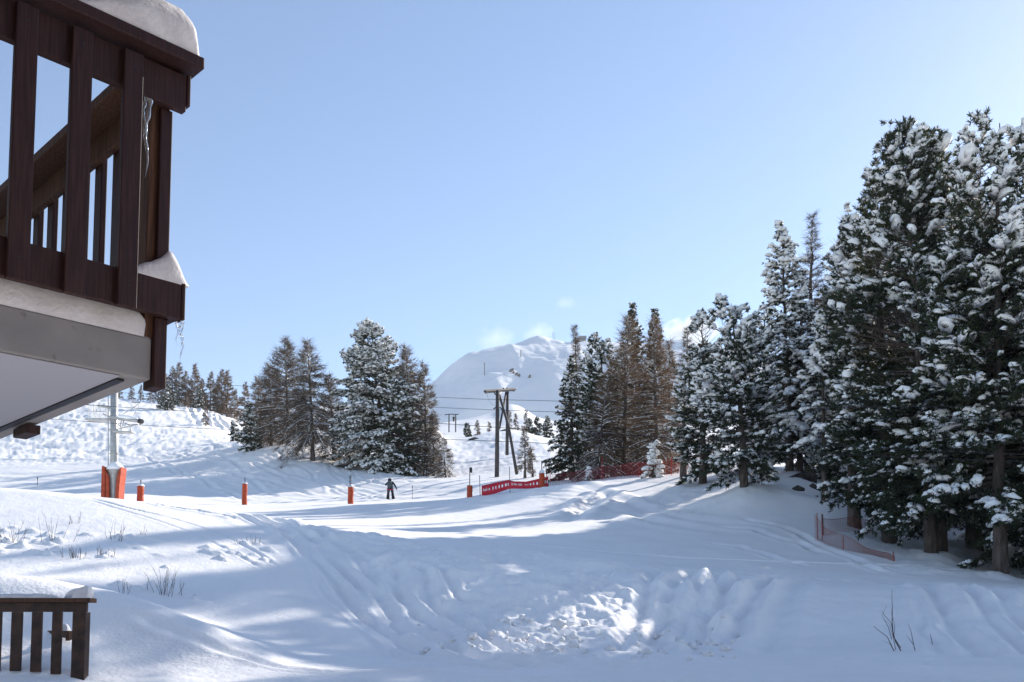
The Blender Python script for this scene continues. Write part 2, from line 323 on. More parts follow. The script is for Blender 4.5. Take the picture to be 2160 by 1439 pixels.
# churned snow round the foot of the right trees
m = sstep(1280, 1450, PXm) * sstep(46, 50, Y_) * (1 - sstep(60, 66, Y_))
Z_ += m * (0.10 * fbm(X_ / .8, Y_ / .8, 3)) + sstep(1800, 1900, PXm) * sstep(31, 33, Y_) * (1 - sstep(44, 50, Y_)) * .14 * fbm(X_ / .7, Y_ / .7, 3)
# mounds at the trunks
for (px, D, rr, h) in [(1578, 50.5, 2.6, .9), (1672, 56, 2.2, .8), (1745, 48, 1.3, .35), (1975, 36.6, 1.6, .3), (2112, 33, 1.0, .25), (600, 120, 5, .8), (655, 111, 3, .4), (1690, 53, 2.0, .5), (1320, 80, 4, .5), (1200, 88, 4, .5)]:
    cx = (px - PX) / F * D; q = ((X_ - cx) ** 2 + ((Y_ - D)) ** 2) / rr ** 2
    Z_ += np.where(q < 9, h * np.exp(-q), 0)
# far slope on the left: bumps cut by skiers, and long ski tracks on the shaded part
m = (1 - sstep(520, 640, PXm)) * sstep(118, 132, Y_) * (1 - sstep(255, 280, Y_)) + .8 * sstep(880, 930, PXm) * (1 - sstep(1200, 1260, PXm)) * sstep(100, 120, Y_) * (1 - sstep(170, 180, Y_))
ang = .55; u = X_ * math.cos(ang) + Y_ * math.sin(ang); v = -X_ * math.sin(ang) + Y_ * math.cos(ang)
Z_ += m * (0.55 * fbm(u / 11 + 3 + .6 * fbm(X_ / 12, Y_ / 12, 2), v / 3.4, 4, .62) + .28 * fbm(u / 5, v / .9, 3, .6))
m2 = (1 - sstep(940, 1000, PXm)) * sstep(74, 86, Y_) * (1 - sstep(112, 126, Y_))
u = X_ * math.cos(-.38) + Y_ * math.sin(-.38); v = -X_ * math.sin(-.38) + Y_ * math.cos(-.38)
Z_ += m2 * (0.17 * fbm(u / 9, v / 1.3, 3, .6))
for k in range(26):
    x0 = random.uniform(180, 620); d0 = random.uniform(112, 150); x1 = x0 + random.uniform(180, 380); d1 = random.uniform(84, 100)
    groove([(x0, d0), ((x0 + x1) / 2, (d0 + d1) / 2 + random.uniform(-5, 5)), (x1, d1)], random.uniform(.2, .4), random.uniform(.06, .14), .6, .2, 1.5)
for k in range(16):
    x0 = random.uniform(380, 480); x1 = x0 + random.uniform(20, 70)
    groove([(x0, 247), (x0 + 8, 225), (x1, 195)], .5, .3, .6, .2, 1.5)

nD, nr = Z_.shape
V = np.stack([X_, Y_, Z_], -1).reshape(-1, 3)
idx = np.arange(nD * nr).reshape(nD, nr)
Q = np.stack([idx[:-1, :-1], idx[:-1, 1:], idx[1:, 1:], idx[1:, :-1]], -1).reshape(-1, 4)
g = link('snow_slope', mesh_np('snow_slope', V, Q, M['snow'], True, 4)); tag(g, kind='structure')

def gz(X, Y):
    """ground height at world X, Y"""
    r = X / Y; i = np.clip(np.searchsorted(Dg, Y) - 1, 0, nD - 2); j = np.clip(np.searchsorted(rg, r) - 1, 0, nr - 2)
    a = (Y - Dg[i]) / (Dg[i + 1] - Dg[i]); b = (r - rg[j]) / (rg[j + 1] - rg[j])
    return (Z_[i, j] * (1 - b) + Z_[i, j + 1] * b) * (1 - a) + (Z_[i + 1, j] * (1 - b) + Z_[i + 1, j + 1] * b) * a
def gp(px, D, dz=0.0):
    X = (px - PX) / F * D; return Vector((X, D, float(gz(X, D)) + dz))
def hit(px, py, dmin=13, dmax=400):
    """where the line of sight to a picture point first meets the ground beyond dmin"""
    for D in np.exp(np.arange(math.log(dmin), math.log(dmax), .004)):
        r = ray(px, py); 
        if gz(r[0] * D, D) >= r[2] * D: return Vector((r[0] * D, D, float(gz(r[0] * D, D))))
    return gp(px, dmin)

# ground below and behind the viewer
zz = float(Z_[0].mean())
xs = np.linspace(-90, 90, 61); ys = np.linspace(-80, 7.6, 40)
GX, GY = np.meshgrid(xs, ys); GZ = zz - .25 + .2 * fbm(GX / 9, GY / 9, 3) - 0.9 * sstep(8, -10, -GY * 0 + 0) 
idx2 = np.arange(GX.size).reshape(GX.shape)
g2 = link('snow_ground', mesh_np('snow_ground', np.stack([GX, GY, GZ], -1).reshape(-1, 3), np.stack([idx2[:-1, :-1], idx2[:-1, 1:], idx2[1:, 1:], idx2[1:, :-1]], -1).reshape(-1, 4), M['snow'], True, 4))
tag(g2, kind='structure')

# ---------------------------------------------------------------- mountain
MR = {900: [(0, 1000), (2160, 1000)],
 1000: [(300, 930), (800, 905), (880, 890), (940, 885), (1000, 880), (1100, 878), (1180, 880), (1400, 900), (2160, 920)],
 1150: [(300, 900), (800, 875), (880, 855), (940, 845), (1000, 825), (1045, 812), (1100, 825), (1180, 830), (1400, 840), (2160, 880)],
 1300: [(300, 880), (800, 858), (880, 836), (940, 815), (1000, 790), (1040, 780), (1100, 782), (1180, 780), (1240, 775), (1400, 780), (1600, 800), (2160, 860)],
 1500: [(300, 870), (800, 848), (870, 830), (905, 812), (930, 793), (960, 768), (985, 752), (1020, 745), (1060, 737), (1100, 735), (1180, 740), (1240, 735), (1320, 738), (1440, 735), (1600, 760), (2160, 840)],
 1650: [(300, 875), (800, 850), (880, 830), (915, 806), (945, 776), (975, 757), (1010, 744), (1050, 734), (1085, 728), (1112, 719), (1137, 709), (1150, 711), (1180, 720), (1200, 725), (1240, 719), (1300, 722), (1380, 726), (1440, 716), (1500, 730), (1600, 750), (2160, 830)],
 2000: [(300, 900), (900, 880), (1140, 790), (1440, 790), (2160, 860)]}
mp = np.arange(250, 2400, 3.0); mr = (mp - PX) / F / cp
mD = np.concatenate([np.arange(900, 1680, 4.0), np.arange(1680, 2001, 20.0)])
mk = sorted(MR); mapD = lambda D: np.interp(D, [900, 1000, 1150, 1300, 1500, 1650, 2000], [1040, 1090, 1150, 1215, 1300, 1370, 1600])
ME = np.array([pchip(*(lambda p: (p[:, 0], p[:, 1], mr))(np.array([[ray(x, y)[0], ray(x, y)[2]] for x, y in MR[D]])))[:, 0] for D in mk])
ME = pchip(mk, ME, mD); ME = blur(ME, 5, 0); ME = blur(ME, 4, 1)
mD0 = mD; mD = mapD(mD0); MX = mr[None, :] * mD[:, None]; MY = np.repeat(mD[:, None], len(mr), 1)
fade = (1 - sstep(1330, 1368, MY))
MZ = ME * MY + fade * (13 * ridged(MX / 170 + 2, MY / 300, 3) - 3) + fade * 4 * fbm(MX / 30, MY / 60, 3) + 1.2 * fbm(MX / 14, MY / 14, 2)
i3 = np.arange(MZ.size).reshape(MZ.shape)
mo = link('mountain', mesh_np('mountain', np.stack([MX, MY, MZ], -1).reshape(-1, 3), np.stack([i3[:-1, :-1], i3[:-1, 1:], i3[1:, 1:], i3[1:, :-1]], -1).reshape(-1, 4), M['snow_far'], True, 4))
tag(mo, kind='structure')
def mz(px, D):
    D = float(mapD(D))
    i = int(np.searchsorted(mD, D)); j = int(np.searchsorted(mp, px)); return Vector(((px - PX) / F * D, D, float(MZ[i, j])))

# ---------------------------------------------------------------- simple solids
class MB:
    def __init__(s): s.v = []; s.f = []
    def add(s, v, f):
        n = len(s.v); s.v += [tuple(map(float, p)) for p in v]; s.f += [tuple(i + n for i in q) for q in f]
    def box(s, c, sz, M3=None):
        c = Vector(c); h = Vector(sz) / 2; P = []
        for z in (-1, 1):
            for x, y in ((-1, -1), (1, -1), (1, 1), (-1, 1)):
                p = Vector((x * h.x, y * h.y, z * h.z)); P.append(c + (M3 @ p if M3 else p))
        s.add(P, [(3, 2, 1, 0), (4, 5, 6, 7), (0, 1, 5, 4), (1, 2, 6, 5), (2, 3, 7, 6), (3, 0, 4, 7)])
    def tube(s, pts, r, n=8, cap=True):
        pts = [Vector(p) for p in pts]; rr = r if isinstance(r, (list, tuple)) else [r] * len(pts)
        base = len(s.v); V = []; Fc = []; od = (pts[-1] - pts[0]).normalized(); ref = Vector((1, 0, 0)) if abs(od.z) > .75 else Vector((0, 0, 1))
        for i, p in enumerate(pts):
            d = (pts[min(i + 1, len(pts) - 1)] - pts[max(i - 1, 0)]).normalized()
            a = d.cross(ref); a = a.normalized() if a.length > 1e-3 else Vector((0, 1, 0)); b = d.cross(a)
            for k in range(n):
                t = 2 * math.pi * k / n; V.append(p + (a * math.cos(t) + b * math.sin(t)) * rr[i])
        for i in range(len(pts) - 1):
            for k in range(n): Fc.append((i * n + k, i * n + (k + 1) % n, (i + 1) * n + (k + 1) % n, (i + 1) * n + k))
        if cap: Fc.append(tuple(range(n - 1, -1, -1))); Fc.append(tuple((len(pts) - 1) * n + k for k in range(n)))
        s.add(V, Fc)
    def build(s, name, mat, parent=None, smooth=False, bevel=0):
        me = bpy.data.meshes.new(name); me.from_pydata(s.v, [], s.f); me.materials.append(mat)
        if smooth: me.polygons.foreach_set('use_smooth', np.ones(len(me.polygons), dtype=bool))
        me.update(); o = link(name, me, parent)
        if bevel:
            b = o.modifiers.new('bevel', 'BEVEL'); b.width = bevel; b.segments = 2; b.limit_method = 'ANGLE'
        return o
def mound(nu, nv, fn, name, mat, parent=None):
    """closed lump: fn(a, b) for a, b in -1..1 gives the top point; base follows fn(a, b, True)"""
    A, B = np.linspace(-1, 1, nu), np.linspace(-1, 1, nv)
    top = [fn(a, b, False) for a in A for b in B]; bot = [fn(a, b, True) for a in A for b in B]
    n = nu * nv; f = []
    for i in range(nu - 1):
        for j in range(nv - 1):
            q = (i * nv + j, (i + 1) * nv + j, (i + 1) * nv + j + 1, i * nv + j + 1)
            f.append(q); f.append(tuple(n + k for k in reversed(q)))
    for i in range(nu - 1):
        for j in (0, nv - 1):
            a, b = i * nv + j, (i + 1) * nv + j; f.append((a, b, b + n, a + n) if j else (b, a, a + n, b + n))
    for j in range(nv - 1):
        for i in (0, nu - 1):
            a, b = i * nv + j, i * nv + j + 1; f.append((a, b, b + n, a + n) if i == 0 else (b, a, a + n, b + n))
    mb = MB(); mb.add(top + bot, f); return mb.build(name, mat, parent, True)

# ---------------------------------------------------------------- balcony
dA = Vector((.71, .704, 0)).normalized(); bu = -dA; bv = Vector((-.735, .678, 0)).normalized()
O = Vector(ray(318, 802) * 4.0)
BM = Matrix((bu, bv, Vector((0, 0, 1)))).transposed()       # columns u, v, z
bal = empty('balcony', O); tag(bal, 'dark brown timber balcony with snow cushions, overhead in the upper left corner', 'balcony', None)
bal.rotation_euler = Matrix((bu, bv, bu.cross(bv))).transposed().to_euler() if False else (0, 0, 0)
def bbox(name, u0, u1, v0, v1, z0, z1, mat, parent=bal, bevel=.004):
    mb = MB(); mb.box(BM @ Vector(((u0 + u1) / 2, (v0 + v1) / 2, (z0 + z1) / 2)), (u1 - u0, v1 - v0, z1 - z0), BM)
    return mb.build(name, mat, parent, False, bevel)
UL, VL = 3.4, 3.2
slab = bbox('slab', 0, UL, 0, VL, 0, .19, M['plaster'], bal, .008)
# soffit with drip groove
bbox('soffit', .13, UL - .1, .012, VL - .05, -.006, -.0025, M['soffit'], slab, 0)
bbox('drip_groove', .09, .127, .06, VL - .05, -.012, -.003, M['dark'], slab, 0)
bbox('bracket', .0, .07, 1.26, 1.46, -.060, -.012, M['wood'], bal)
# front face
bbox('bottom_rail', -.10, UL, -.062, -.022, .285, .445, M['wood'])
bbox('apron_board', -.10, UL, -.060, -.022, 1.255, 1.425, M['wood'])
bbox('handrail', -.146, UL, -.135, .06, 1.447, 1.500, M['wood'], bal, .006)
for k in range(12):
    u = .112 + .2145 * k
    bbox('baluster', u, u + .083, -.094, -.0625, .272, 1.412, M['wood'])
# side face
bbox('bottom_rail', -.0985, -.060, -.0215, VL, .285, .445, M['wood'])
bbox('apron_board', -.0985, -.060, -.0215, VL, 1.325, 1.4485, M['wood_brown'])
bbox('handrail', -.144, .065, .0605, VL, 1.449, 1.498, M['wood_brown'], bal, .006)
for k in range(10):
    v = .405 + .2145 * k
    bbox('baluster', -.13, -.099, v, v + .083, .272, 1.412, M['wood'])
bbox('corner_post', -.0585, .035, .004, .09, .19, 1.446, M['wood_brown'])
bbox('corner_post', -.0595, -.0035, -.0205, .085, -.032, .284, M['wood'])
bbox('corner_board', -.118, -.1005, -.066, .0, 1.285, 1.43, M['wood'])
bbox('corner_board', -.118, -.1005, -.066, .0, .285, .452, M['wood'])
bbox('outer_post', -.0585, -.004, -.0215, .0035, .446, 1.254, M['wood'])
# screws on the front balusters
for k in range(4):
    u = .112 + .2145 * k + .041
    for z in (1.345, .365):
        mb = MB(); c = Vector((u, -.0945, z)); mb.tube([BM @ c, BM @ (c + Vector((0, -.0015, 0)))], .0055, 8); mb.build('screw', M['dark'], bal)
# snow
def nz(a, b, s=1.0): return float(fbm(np.array([a * s]), np.array([b * s]), 3)[0])
def cap_fn(a, b, base):
    u = -.128 + (a + 1) / 2 * .60; w = b
    if base: return BM @ Vector((u, -.037 + w * .088, 1.501))
    t = (u + .128)
    h = .225 * (1 - abs(max(0, (.085 - t) / .085)) ** 3.0) ** .4 if t < .085 else .225 * max(.0, 1 - sstep(.13, .62, np.array(t))) ** 1.0 + .0
    h = float(h) * (max(0, 1 - abs(w) ** 3.0)) ** .5 + .004
    return BM @ Vector((u + .012 * math.sin(9 * h), -.037 + w * (.088 + .02 * math.sin(min(1, h / .2) * 3)), 1.501 + h + (.016 * nz(u, w, 7) + .006 * nz(u, w, 30)) * min(1, h / .05)))
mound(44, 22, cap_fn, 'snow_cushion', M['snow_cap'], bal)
def railsnow(u0, u1, v0, v1, z, h, name, alongv=False, seed=0):
    def fn(a, b, base):
        u = u0 + (a + 1) / 2 * (u1 - u0); v = v0 + (b + 1) / 2 * (v1 - v0)
        if base: return BM @ Vector((u, v, z))
        w, l = (a, b) if alongv else (b, a)
        hh = h * (1 - abs(w) ** 3) ** .5 * (1 - abs(l) ** 16) ** .5 * (1 + .5 * nz(u + seed, v, 3))
        return BM @ Vector((u, v, z + hh + .001))
    nu, nv = (14, 60) if alongv else (60, 14)
    return mound(nu, nv, fn, name, M['snow_cap'], bal)
railsnow(-.14, .05, .10, VL, 1.499, .045, 'snow_strip', True)
railsnow(.43, 1.6, -.12, .04, 1.501, .02, 'snow_strip', False, 3)
def ledge(a, b, base):
    u = .006 + (a + 1) / 2 * (2.6); v = .004 + (b + 1) / 2 * .55
    if base: return BM @ Vector((u, v, .1905))
    e = min(1, (u - .006) / .16); f = min(1, (v - .004) / .13)
    h = .215 * max(0, 1 - (1 - e) ** 2.4) ** .5 * max(0, 1 - (1 - f) ** 2.6) ** .5 * (1 - .1 * sstep(.3, 1.2, np.array(u)))
    return BM @ Vector((u - .0 * e, v - .03 * math.sin(min(1, h / .16) * math.pi) * (1 - f), .1905 + float(h) * (1 + .1 * nz(u, v, 3)) + .0005))
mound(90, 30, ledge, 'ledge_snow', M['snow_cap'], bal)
def endsnow(a, b, base):
    u = -.135 + (a + 1) / 2 * .27; v = -.062 + (b + 1) / 2 * .125
    if base: return BM @ Vector((u, v, .446))
    h = .012 + .14 * (max(0, 1 - ((-.062 - u) / .075) ** 2.2) if u < -.062 else max(0, 1 - ((u + .062) / .21) ** .9)) * (1 + .25 * nz(u, v, 14))
    h *= (max(0, 1 - abs(a) ** 4)) ** .5 * (max(0, 1 - abs(b) ** 3)) ** .5
    return BM @ Vector((u, v, .4465 + h))
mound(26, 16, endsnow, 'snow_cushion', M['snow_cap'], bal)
def icicle(pos, L, r, seed):
    rr = random.Random(seed); n = 26; pts = []; ra = []
    for i in range(n):
        t = i / (n - 1); pts.append(Vector(pos) + Vector((.006 * math.sin(t * 9 + seed), .004 * math.cos(7 * t), -L * t)))
        ra.append(max(.0006, r * (1 - t) ** .8 * (1 + .35 * math.sin(t * 31 + seed) * rr.uniform(.4, 1))))
    mb = MB(); mb.tube(pts, ra, 8); return mb.build('icicle', M['ice'], bal, True)
icicle(BM @ Vector((.068, -.041, 1.253)), .36, .014, 1)
icicle(BM @ Vector((.082, -.045, 1.253)), .20, .009, 2)
icicle(BM @ Vector((-.112, -.05, .283)), .20, .010, 3)
icicle(BM @ Vector((-.100, -.03, .283)), .11, .006, 4)
bal.location = O

# wall that carries the balcony, left of the view
wl = empty('chalet', O + bu * 3.5 + bv * 1.0); tag(wl, 'pale rendered chalet wall behind the timber balcony', 'building')
mb = MB(); mb.box(BM @ Vector((1.5, 2.5, 0.6)), (3.0, 9.0, 7.6), BM); wlo = mb.build('wall', M['plaster'], wl)
mb = MB(); mb.box(Vector((3.0, -3.6, 2.4)) - wl.location, (15, 3.0, 9.0)); mb.build('wall', M['wood_brown'], wl)  # unseen wall behind the camera, added to block sky light
mb = MB(); mb.box(Vector((-5.2, 1.4, 4.15)) - wl.location, (8.6, 7.0, .25)); mb.build('unseen_upper_slab', M['plaster'], wl)  # unseen slab above the frame, added to block overhead sky light

# ---------------------------------------------------------------- lower terrace railing
DR = 13.0
rl = empty('terrace_railing', at(90, 1400, DR)); tag(rl, 'short dark brown railing half buried in snow at the lower left', 'railing')
def rbox(name, x0, x1, y0, y1, D, dep, mat, parent=rl, bevel=.006):
    a = at(x0, y0, D); b = at(x1, y1, D); mb = MB()
    mb.box(Vector(((a[0] + b[0]) / 2, D + dep / 2, (a[2] + b[2]) / 2)) - rl.location, (abs(b[0] - a[0]), dep, abs(a[2] - b[2])), None)
    return mb.build(name, mat, parent, False, bevel)
rbox('handrail', -260, 189.5, 1261.5, 1271, DR - .05, .22, M['wood_brown'])
rbox('apron_board', -260, 182, 1271.3, 1291, DR, .06, M['wood_rail'])
for (a, b, e) in ((110, 126, 1392), (67, 84, 1388), (24, 42, 1386), (-19, -2, 1386), (-62, -45, 1386), (-105, -88, 1386)):
    rbox('baluster', a, b, 1291.2, e + 30, DR + .005, .045, M['wood_rail'])
rbox('corner_post', 153, 176, 1291.2, 1450, DR - .01, .15, M['wood_rail'])
rc = Vector(at(163, 1262, DR)) - rl.location
def rs(a, b, base):
    x = a * .165; y = b * .11
    if base: return rc + Vector((x, y + .06, 0.002))
    h = (.15 + .05 * a) * (max(0, 1 - abs(a) ** 7)) ** .5 * (max(0, 1 - abs(b) ** 4)) ** .5
    return rc + Vector((x + .03 * h * 3, y + .06, .003 + h + .015 * nz(x, y, 9)))
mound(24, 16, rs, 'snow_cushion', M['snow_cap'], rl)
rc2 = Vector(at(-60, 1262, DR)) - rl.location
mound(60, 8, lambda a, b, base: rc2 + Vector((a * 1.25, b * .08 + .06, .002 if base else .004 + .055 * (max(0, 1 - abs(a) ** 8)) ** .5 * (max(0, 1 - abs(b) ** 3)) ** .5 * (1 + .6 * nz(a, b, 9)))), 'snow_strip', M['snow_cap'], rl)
# far plank with a snow ball on it
pk = empty('wooden_plank', at(100, 1345, 14.4)); tag(pk, 'tapering brown plank with a snow lump, seen between the balusters of the lower left railing', 'plank')
P = [Vector(at(x, y, d)) - pk.location for x, y, d in ((43, 1329, 14.9), (145, 1331, 14.1), (145, 1349, 14.1), (138, 1352, 14.1), (138, 1346, 14.1), (43, 1331, 14.9))]
mb = MB(); mb.add(P + [p + Vector((.03, .05, 0)) for p in P], [(5, 4, 3, 2, 1, 0), (6, 7, 8, 9, 10, 11)] + [(i, (i + 1) % 6, (i + 1) % 6 + 6, i + 6) for i in range(6)])
mb.build('board', M['wood_brown'], pk)
pc = Vector(at(136, 1331, 14.12)) - pk.location
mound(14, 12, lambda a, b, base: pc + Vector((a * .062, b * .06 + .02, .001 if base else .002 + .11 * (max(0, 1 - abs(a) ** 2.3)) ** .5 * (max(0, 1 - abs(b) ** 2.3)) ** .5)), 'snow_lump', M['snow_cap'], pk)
mb = MB(); mb.box(Vector(at(120, 1380, 14.3)) - pk.location, (.07, .07, .55)); mb.build('post', M['wood_rail'], pk)

# ---------------------------------------------------------------- trees
def frames(A):
    A = A / (np.linalg.norm(A, axis=1, keepdims=True) + 1e-9)
    U = np.cross(A, np.array([0, 0, 1.0])); n = np.linalg.norm(U, axis=1, keepdims=True)
    U = np.where(n < 1e-3, np.array([[1.0, 0, 0]]), U / (n + 1e-9)); return A, U, np.cross(U, A)
def tubes(P, rad, sides=3, fixed=False):
    """P (N, n, 3), rad (N, n) -> verts, quads"""
    N, n, _ = P.shape
    T = np.gradient(P, axis=1).reshape(-1, 3); A, U, Wv = frames(T)
    if fixed: U = np.tile([1.0, 0, 0], (len(T), 1)); Wv = np.tile([0, 1.0, 0], (len(T), 1))
    th = np.arange(sides) * 2 * np.pi / sides
    ring = U[:, None, :] * np.cos(th)[None, :, None] + Wv[:, None, :] * np.sin(th)[None, :, None]
    V = P.reshape(-1, 1, 3) + ring * rad.reshape(-1, 1, 1); V = V.reshape(-1, 3)
    base = (np.arange(N)[:, None, None] * n + np.arange(n - 1)[None, :, None]) * sides
    k = np.arange(sides)[None, None, :]; k2 = (k + 1) % sides
    Q = np.stack([base + k, base + k2, base + sides + k2, base + sides + k], -1).reshape(-1, 4)
    return V, Q
def needles(P, A, K, L, w, spread, g):
    N = len(P); d = A[:, None, :] * (1 - spread * .5) + g.normal(size=(N, K, 3)) * spread; d[..., 2] += .12
    d = d.reshape(-1, 3); d, U, Wv = frames(d)
    l = (L * g.uniform(.65, 1.25, N * K))[:, None]; an = g.uniform(0, np.pi, N * K)[:, None]
    S_ = (U * np.cos(an) + Wv * np.sin(an)) * w; B = np.repeat(P, K, 0)
    V = np.stack([B - S_ * .5, B + S_ * .5, B + d * l * .6 + S_ * .8, B + d * l], 1).reshape(-1, 3)
    i = np.arange(N * K) * 4; T = np.stack([i, i + 1, i + 2, i + 3], 1); return V, T
_th = np.linspace(0, 2 * np.pi, 8)[:-1]; _bl = [(0, 0, 1.0)]
for ph in (.6, 1.15, 1.75, 2.4):
    for t in _th: _bl.append((math.sin(ph) * math.cos(t + ph), math.sin(ph) * math.sin(t + ph), math.cos(ph)))
_bl.append((0, 0, -1.0)); _bl = np.array(_bl); _bl[:, 2] = np.where(_bl[:, 2] < 0, _bl[:, 2] * .45, _bl[:, 2])
_bf = []
for k in range(7): _bf.append((0, 1 + k, 1 + (k + 1) % 7))
for r_ in range(3):
    for k in range(7):
        a = 1 + r_ * 7 + k; b = 1 + r_ * 7 + (k + 1) % 7; _bf += [(a, a + 7, b + 7), (a, b + 7, b)]
for k in range(7): _bf.append((22 + k, 29, 22 + (k + 1) % 7))
_bf = np.array(_bf)
def blobs(P, A, sx, sy, sz, g):
    N = len(P); A, U, Wv = frames(A)
    r = 1 + g.uniform(-.28, .28, (N, len(_bl)))
    t = _bl[None] * r[..., None]
    bend = -0.35 * (t[..., 0:1] ** 2) * 0 
    x = t[..., 0:1] * sx[:, None, None]; y = t[..., 1:2] * sy[:, None, None]; z = t[..., 2:3] * sz[:, None, None] - .3 * np.abs(t[..., 0:1]) ** 2 * sx[:, None, None] * .6
    V = P[:, None, :] + A[:, None, :] * x + U[:, None, :] * y + Wv[:, None, :] * z
    T = (_bf[None] + (np.arange(N) * len(_bl))[:, None, None]).reshape(-1, 3); return V.reshape(-1, 3), T
def q2t(Q): return np.concatenate([Q[:, [0, 1, 2]], Q[:, [0, 2, 3]]])
def cat(L):
    V = []; T = []; n = 0
    for v, t in L: V.append(v); T.append(t + n); n += len(v)
    return np.concatenate(V), np.concatenate(T)

SHAFTS = []  # gaps cut in the crowns along the sun's path to light chosen ground
def opening(px, py, rh, rv, dmin=13.5, far=0):
    SHAFTS.append((np.array(hit(px, py, dmin)), rh, rv, far))
opening(1110, 1366, 1.5, .7); opening(1230, 1345, 1.7, .95); opening(1010, 1385, 1.0, .3); opening(1130, 1318, 1.1, .35); opening(1330, 1362, .8, .35)
opening(450, 1416, 1.8, .34); opening(650, 1414, 1.5, .34); opening(260, 1420, 1.0, .16); opening(820, 1424, 1.0, .16)
opening(1400, 1196, 1.0, .36); opening(1490, 1208, .9, .26); opening(1330, 1186, .8, .2)
opening(1180, 1112, 3.0, .9, 31); opening(1060, 1122, 2.5, .6, 31); opening(820, 1122, 3.2, .7, 31); opening(960, 1100, 3, .8, 31)
opening(480, 1132, 3.0, .9, far=59.5); opening(330, 1150, 3.0, .8, far=59.5); opening(150, 1150, 2.5, .8, far=59.5); opening(540, 1165, 1.6, .5, far=59.5)
def sunpass(Pw, by=99):
    d = np.array(SD); hx = np.array([math.cos(SUN_AZ), -math.sin(SUN_AZ), 0.0]); vx = np.cross(hx, d)
    k = np.ones(len(Pw), bool); wob = 1 + .5 * vnoise(Pw[:, 0] * .9 + Pw[:, 2], Pw[:, 1] * .9)
    for p0, rh, rv, far in SHAFTS:
        if by < far: continue
        q = Pw - p0; t = q @ d
        k &= ~((((q @ hx) / rh) ** 2 + ((q @ vx) / rv) ** 2 < wob) & (t > 1))
    return k
def conifer_meshes(kind, H, Rm, cb, D, seed, snow=1.0, lean=(0, 0), droop=.35, rough=.3, tops=1, trunk_r=None, low_side=None, bare_top=0.0, base=None, tw='larch', heavy=.10):
    g = np.random.default_rng(seed); s = 915.0 / D                     # render pixels per metre here
    sp_t = max(.15, 1.7 / s); trunk_r = trunk_r or H * .016 + .05
    nb = int(H * (1 - cb) / max(.115, .9 / s) * {'pine': 1.9, 'larch': 1.7}.get(kind, 1.6)); Rm = Rm * {'pine': 1.22, 'larch': 1.12}.get(kind, 1.2)
    hh = cb + (1 - cb) * (np.arange(nb) + g.random(nb)) / nb; t = (hh - cb) / (1 - cb)
    if kind == 'pine': prof = np.minimum(1, 1.28 * (1 - t) ** .62) * (.74 + .26 * sstep(0, .22, t))
    elif kind == 'column': prof = np.minimum(1, 1.35 * (1 - t) ** .62) * (.85 + .15 * sstep(0, .2, t)) * (.8 + .2 * sstep(1., .5, t))
    else: prof = (1 - t) ** .85 * (.85 + .15 * sstep(0, .12, t)) * 1.05 
    az = g.uniform(0, 2 * np.pi, nb)
    ph = g.uniform(0, 10); lump = 1 + rough * 1.5 * fbm(az * 1.1 + ph, t * 7 + ph, 2)
    L = np.maximum(.18, Rm * prof * lump * g.uniform(1 - rough * .8, 1.08, nb))
    z0 = hh * H; cx = lean[0] * hh ** 1.5 * 1.0; cy = lean[1] * hh ** 1.5
    # several leaders: shift the upper branches to one of the tops
    if tops > 1:
        k = g.integers(0, tops, nb); off = (k - (tops - 1) / 2) * Rm * .42; m = sstep(.55, .8, t); cx = cx + off * m; 
        z0 = z0 - H * .035 * k * m; L = L * (1 - .25 * m)
    d = np.stack([np.cos(az), np.sin(az), np.zeros(nb)], 1)
    n = 7; tt = np.linspace(0, 1, n)
    up = (.30 + .5 * t) if kind == 'pine' else (.12 + .65 * t)
    dr = (droop * 1.1 * (1 - t)) if kind != 'pine' else (droop * 1.25 * (1 - t) + .35 * np.exp(-t / .1))
    zc = (up[:, None] * tt - dr[:, None] * tt ** 1.6 * 1.35 + (.22 * tt ** 4 if kind == 'pine' else .08 * tt ** 3)) * L[:, None]
    P = np.stack([cx[:, None] + d[:, 0:1] * L[:, None] * tt, cy[:, None] + d[:, 1:2] * L[:, None] * tt, z0[:, None] + zc], -1)
    P[..., :2] += .05 * L[:, None, None] * g.normal(size=(nb, 1, 2)) * tt[None, :, None] ** 2
    rad = (.012 + .011 * L)[:, None] * (1 - .85 * tt)[None, :]
    wood = [tubes(P, rad, 3)]; snowL = []; need = []
    # sprays
    cnt = np.maximum(3, (L / (.17 if kind == 'pine' else .15) / max(1, .15 * 1.0 * 9 / s)).astype(int) + 3)
    bi = np.repeat(np.arange(nb), cnt); ns = len(bi)
    ts = g.uniform(.12, 1.0, ns) ** .8; f = ts * (n - 1); i0 = np.minimum(f.astype(int), n - 2); fr = (f - i0)[:, None]
    B = P[bi, i0] * (1 - fr) + P[bi, i0 + 1] * fr; T0 = P[bi, i0 + 1] - P[bi, i0]; T0 /= np.linalg.norm(T0, axis=1, keepdims=True)
    side = np.where(g.random(ns) < .5, -1, 1) * g.uniform(.35, 1.25, ns)
    lat = np.stack([-d[bi, 1], d[bi, 0], np.zeros(ns)], 1)
    Sd = T0 * .8 + lat * side[:, None]; Sd[:, 2] += g.uniform(-.35, .25, ns) + (.25 if kind == 'pine' else -.1); Sd /= np.linalg.norm(Sd, axis=1, keepdims=True)
    sl = np.clip(L[bi] * .34 * (1.15 - ts) + g.uniform(.08, .3, ns), .12, 1.1)
    nt_ = np.maximum(2, (sl / sp_t).astype(int) + 1)
    ti = np.repeat(np.arange(ns), nt_); snow = snow * (.70 if (s > 18 and kind == 'pine') else 1.0); tf = g.random(len(ti))
    TP = B[ti] + Sd[ti] * (sl[ti] * tf)[:, None]; TP[:, 2] -= .25 * sl[ti] * tf ** 2; 
    K = 8
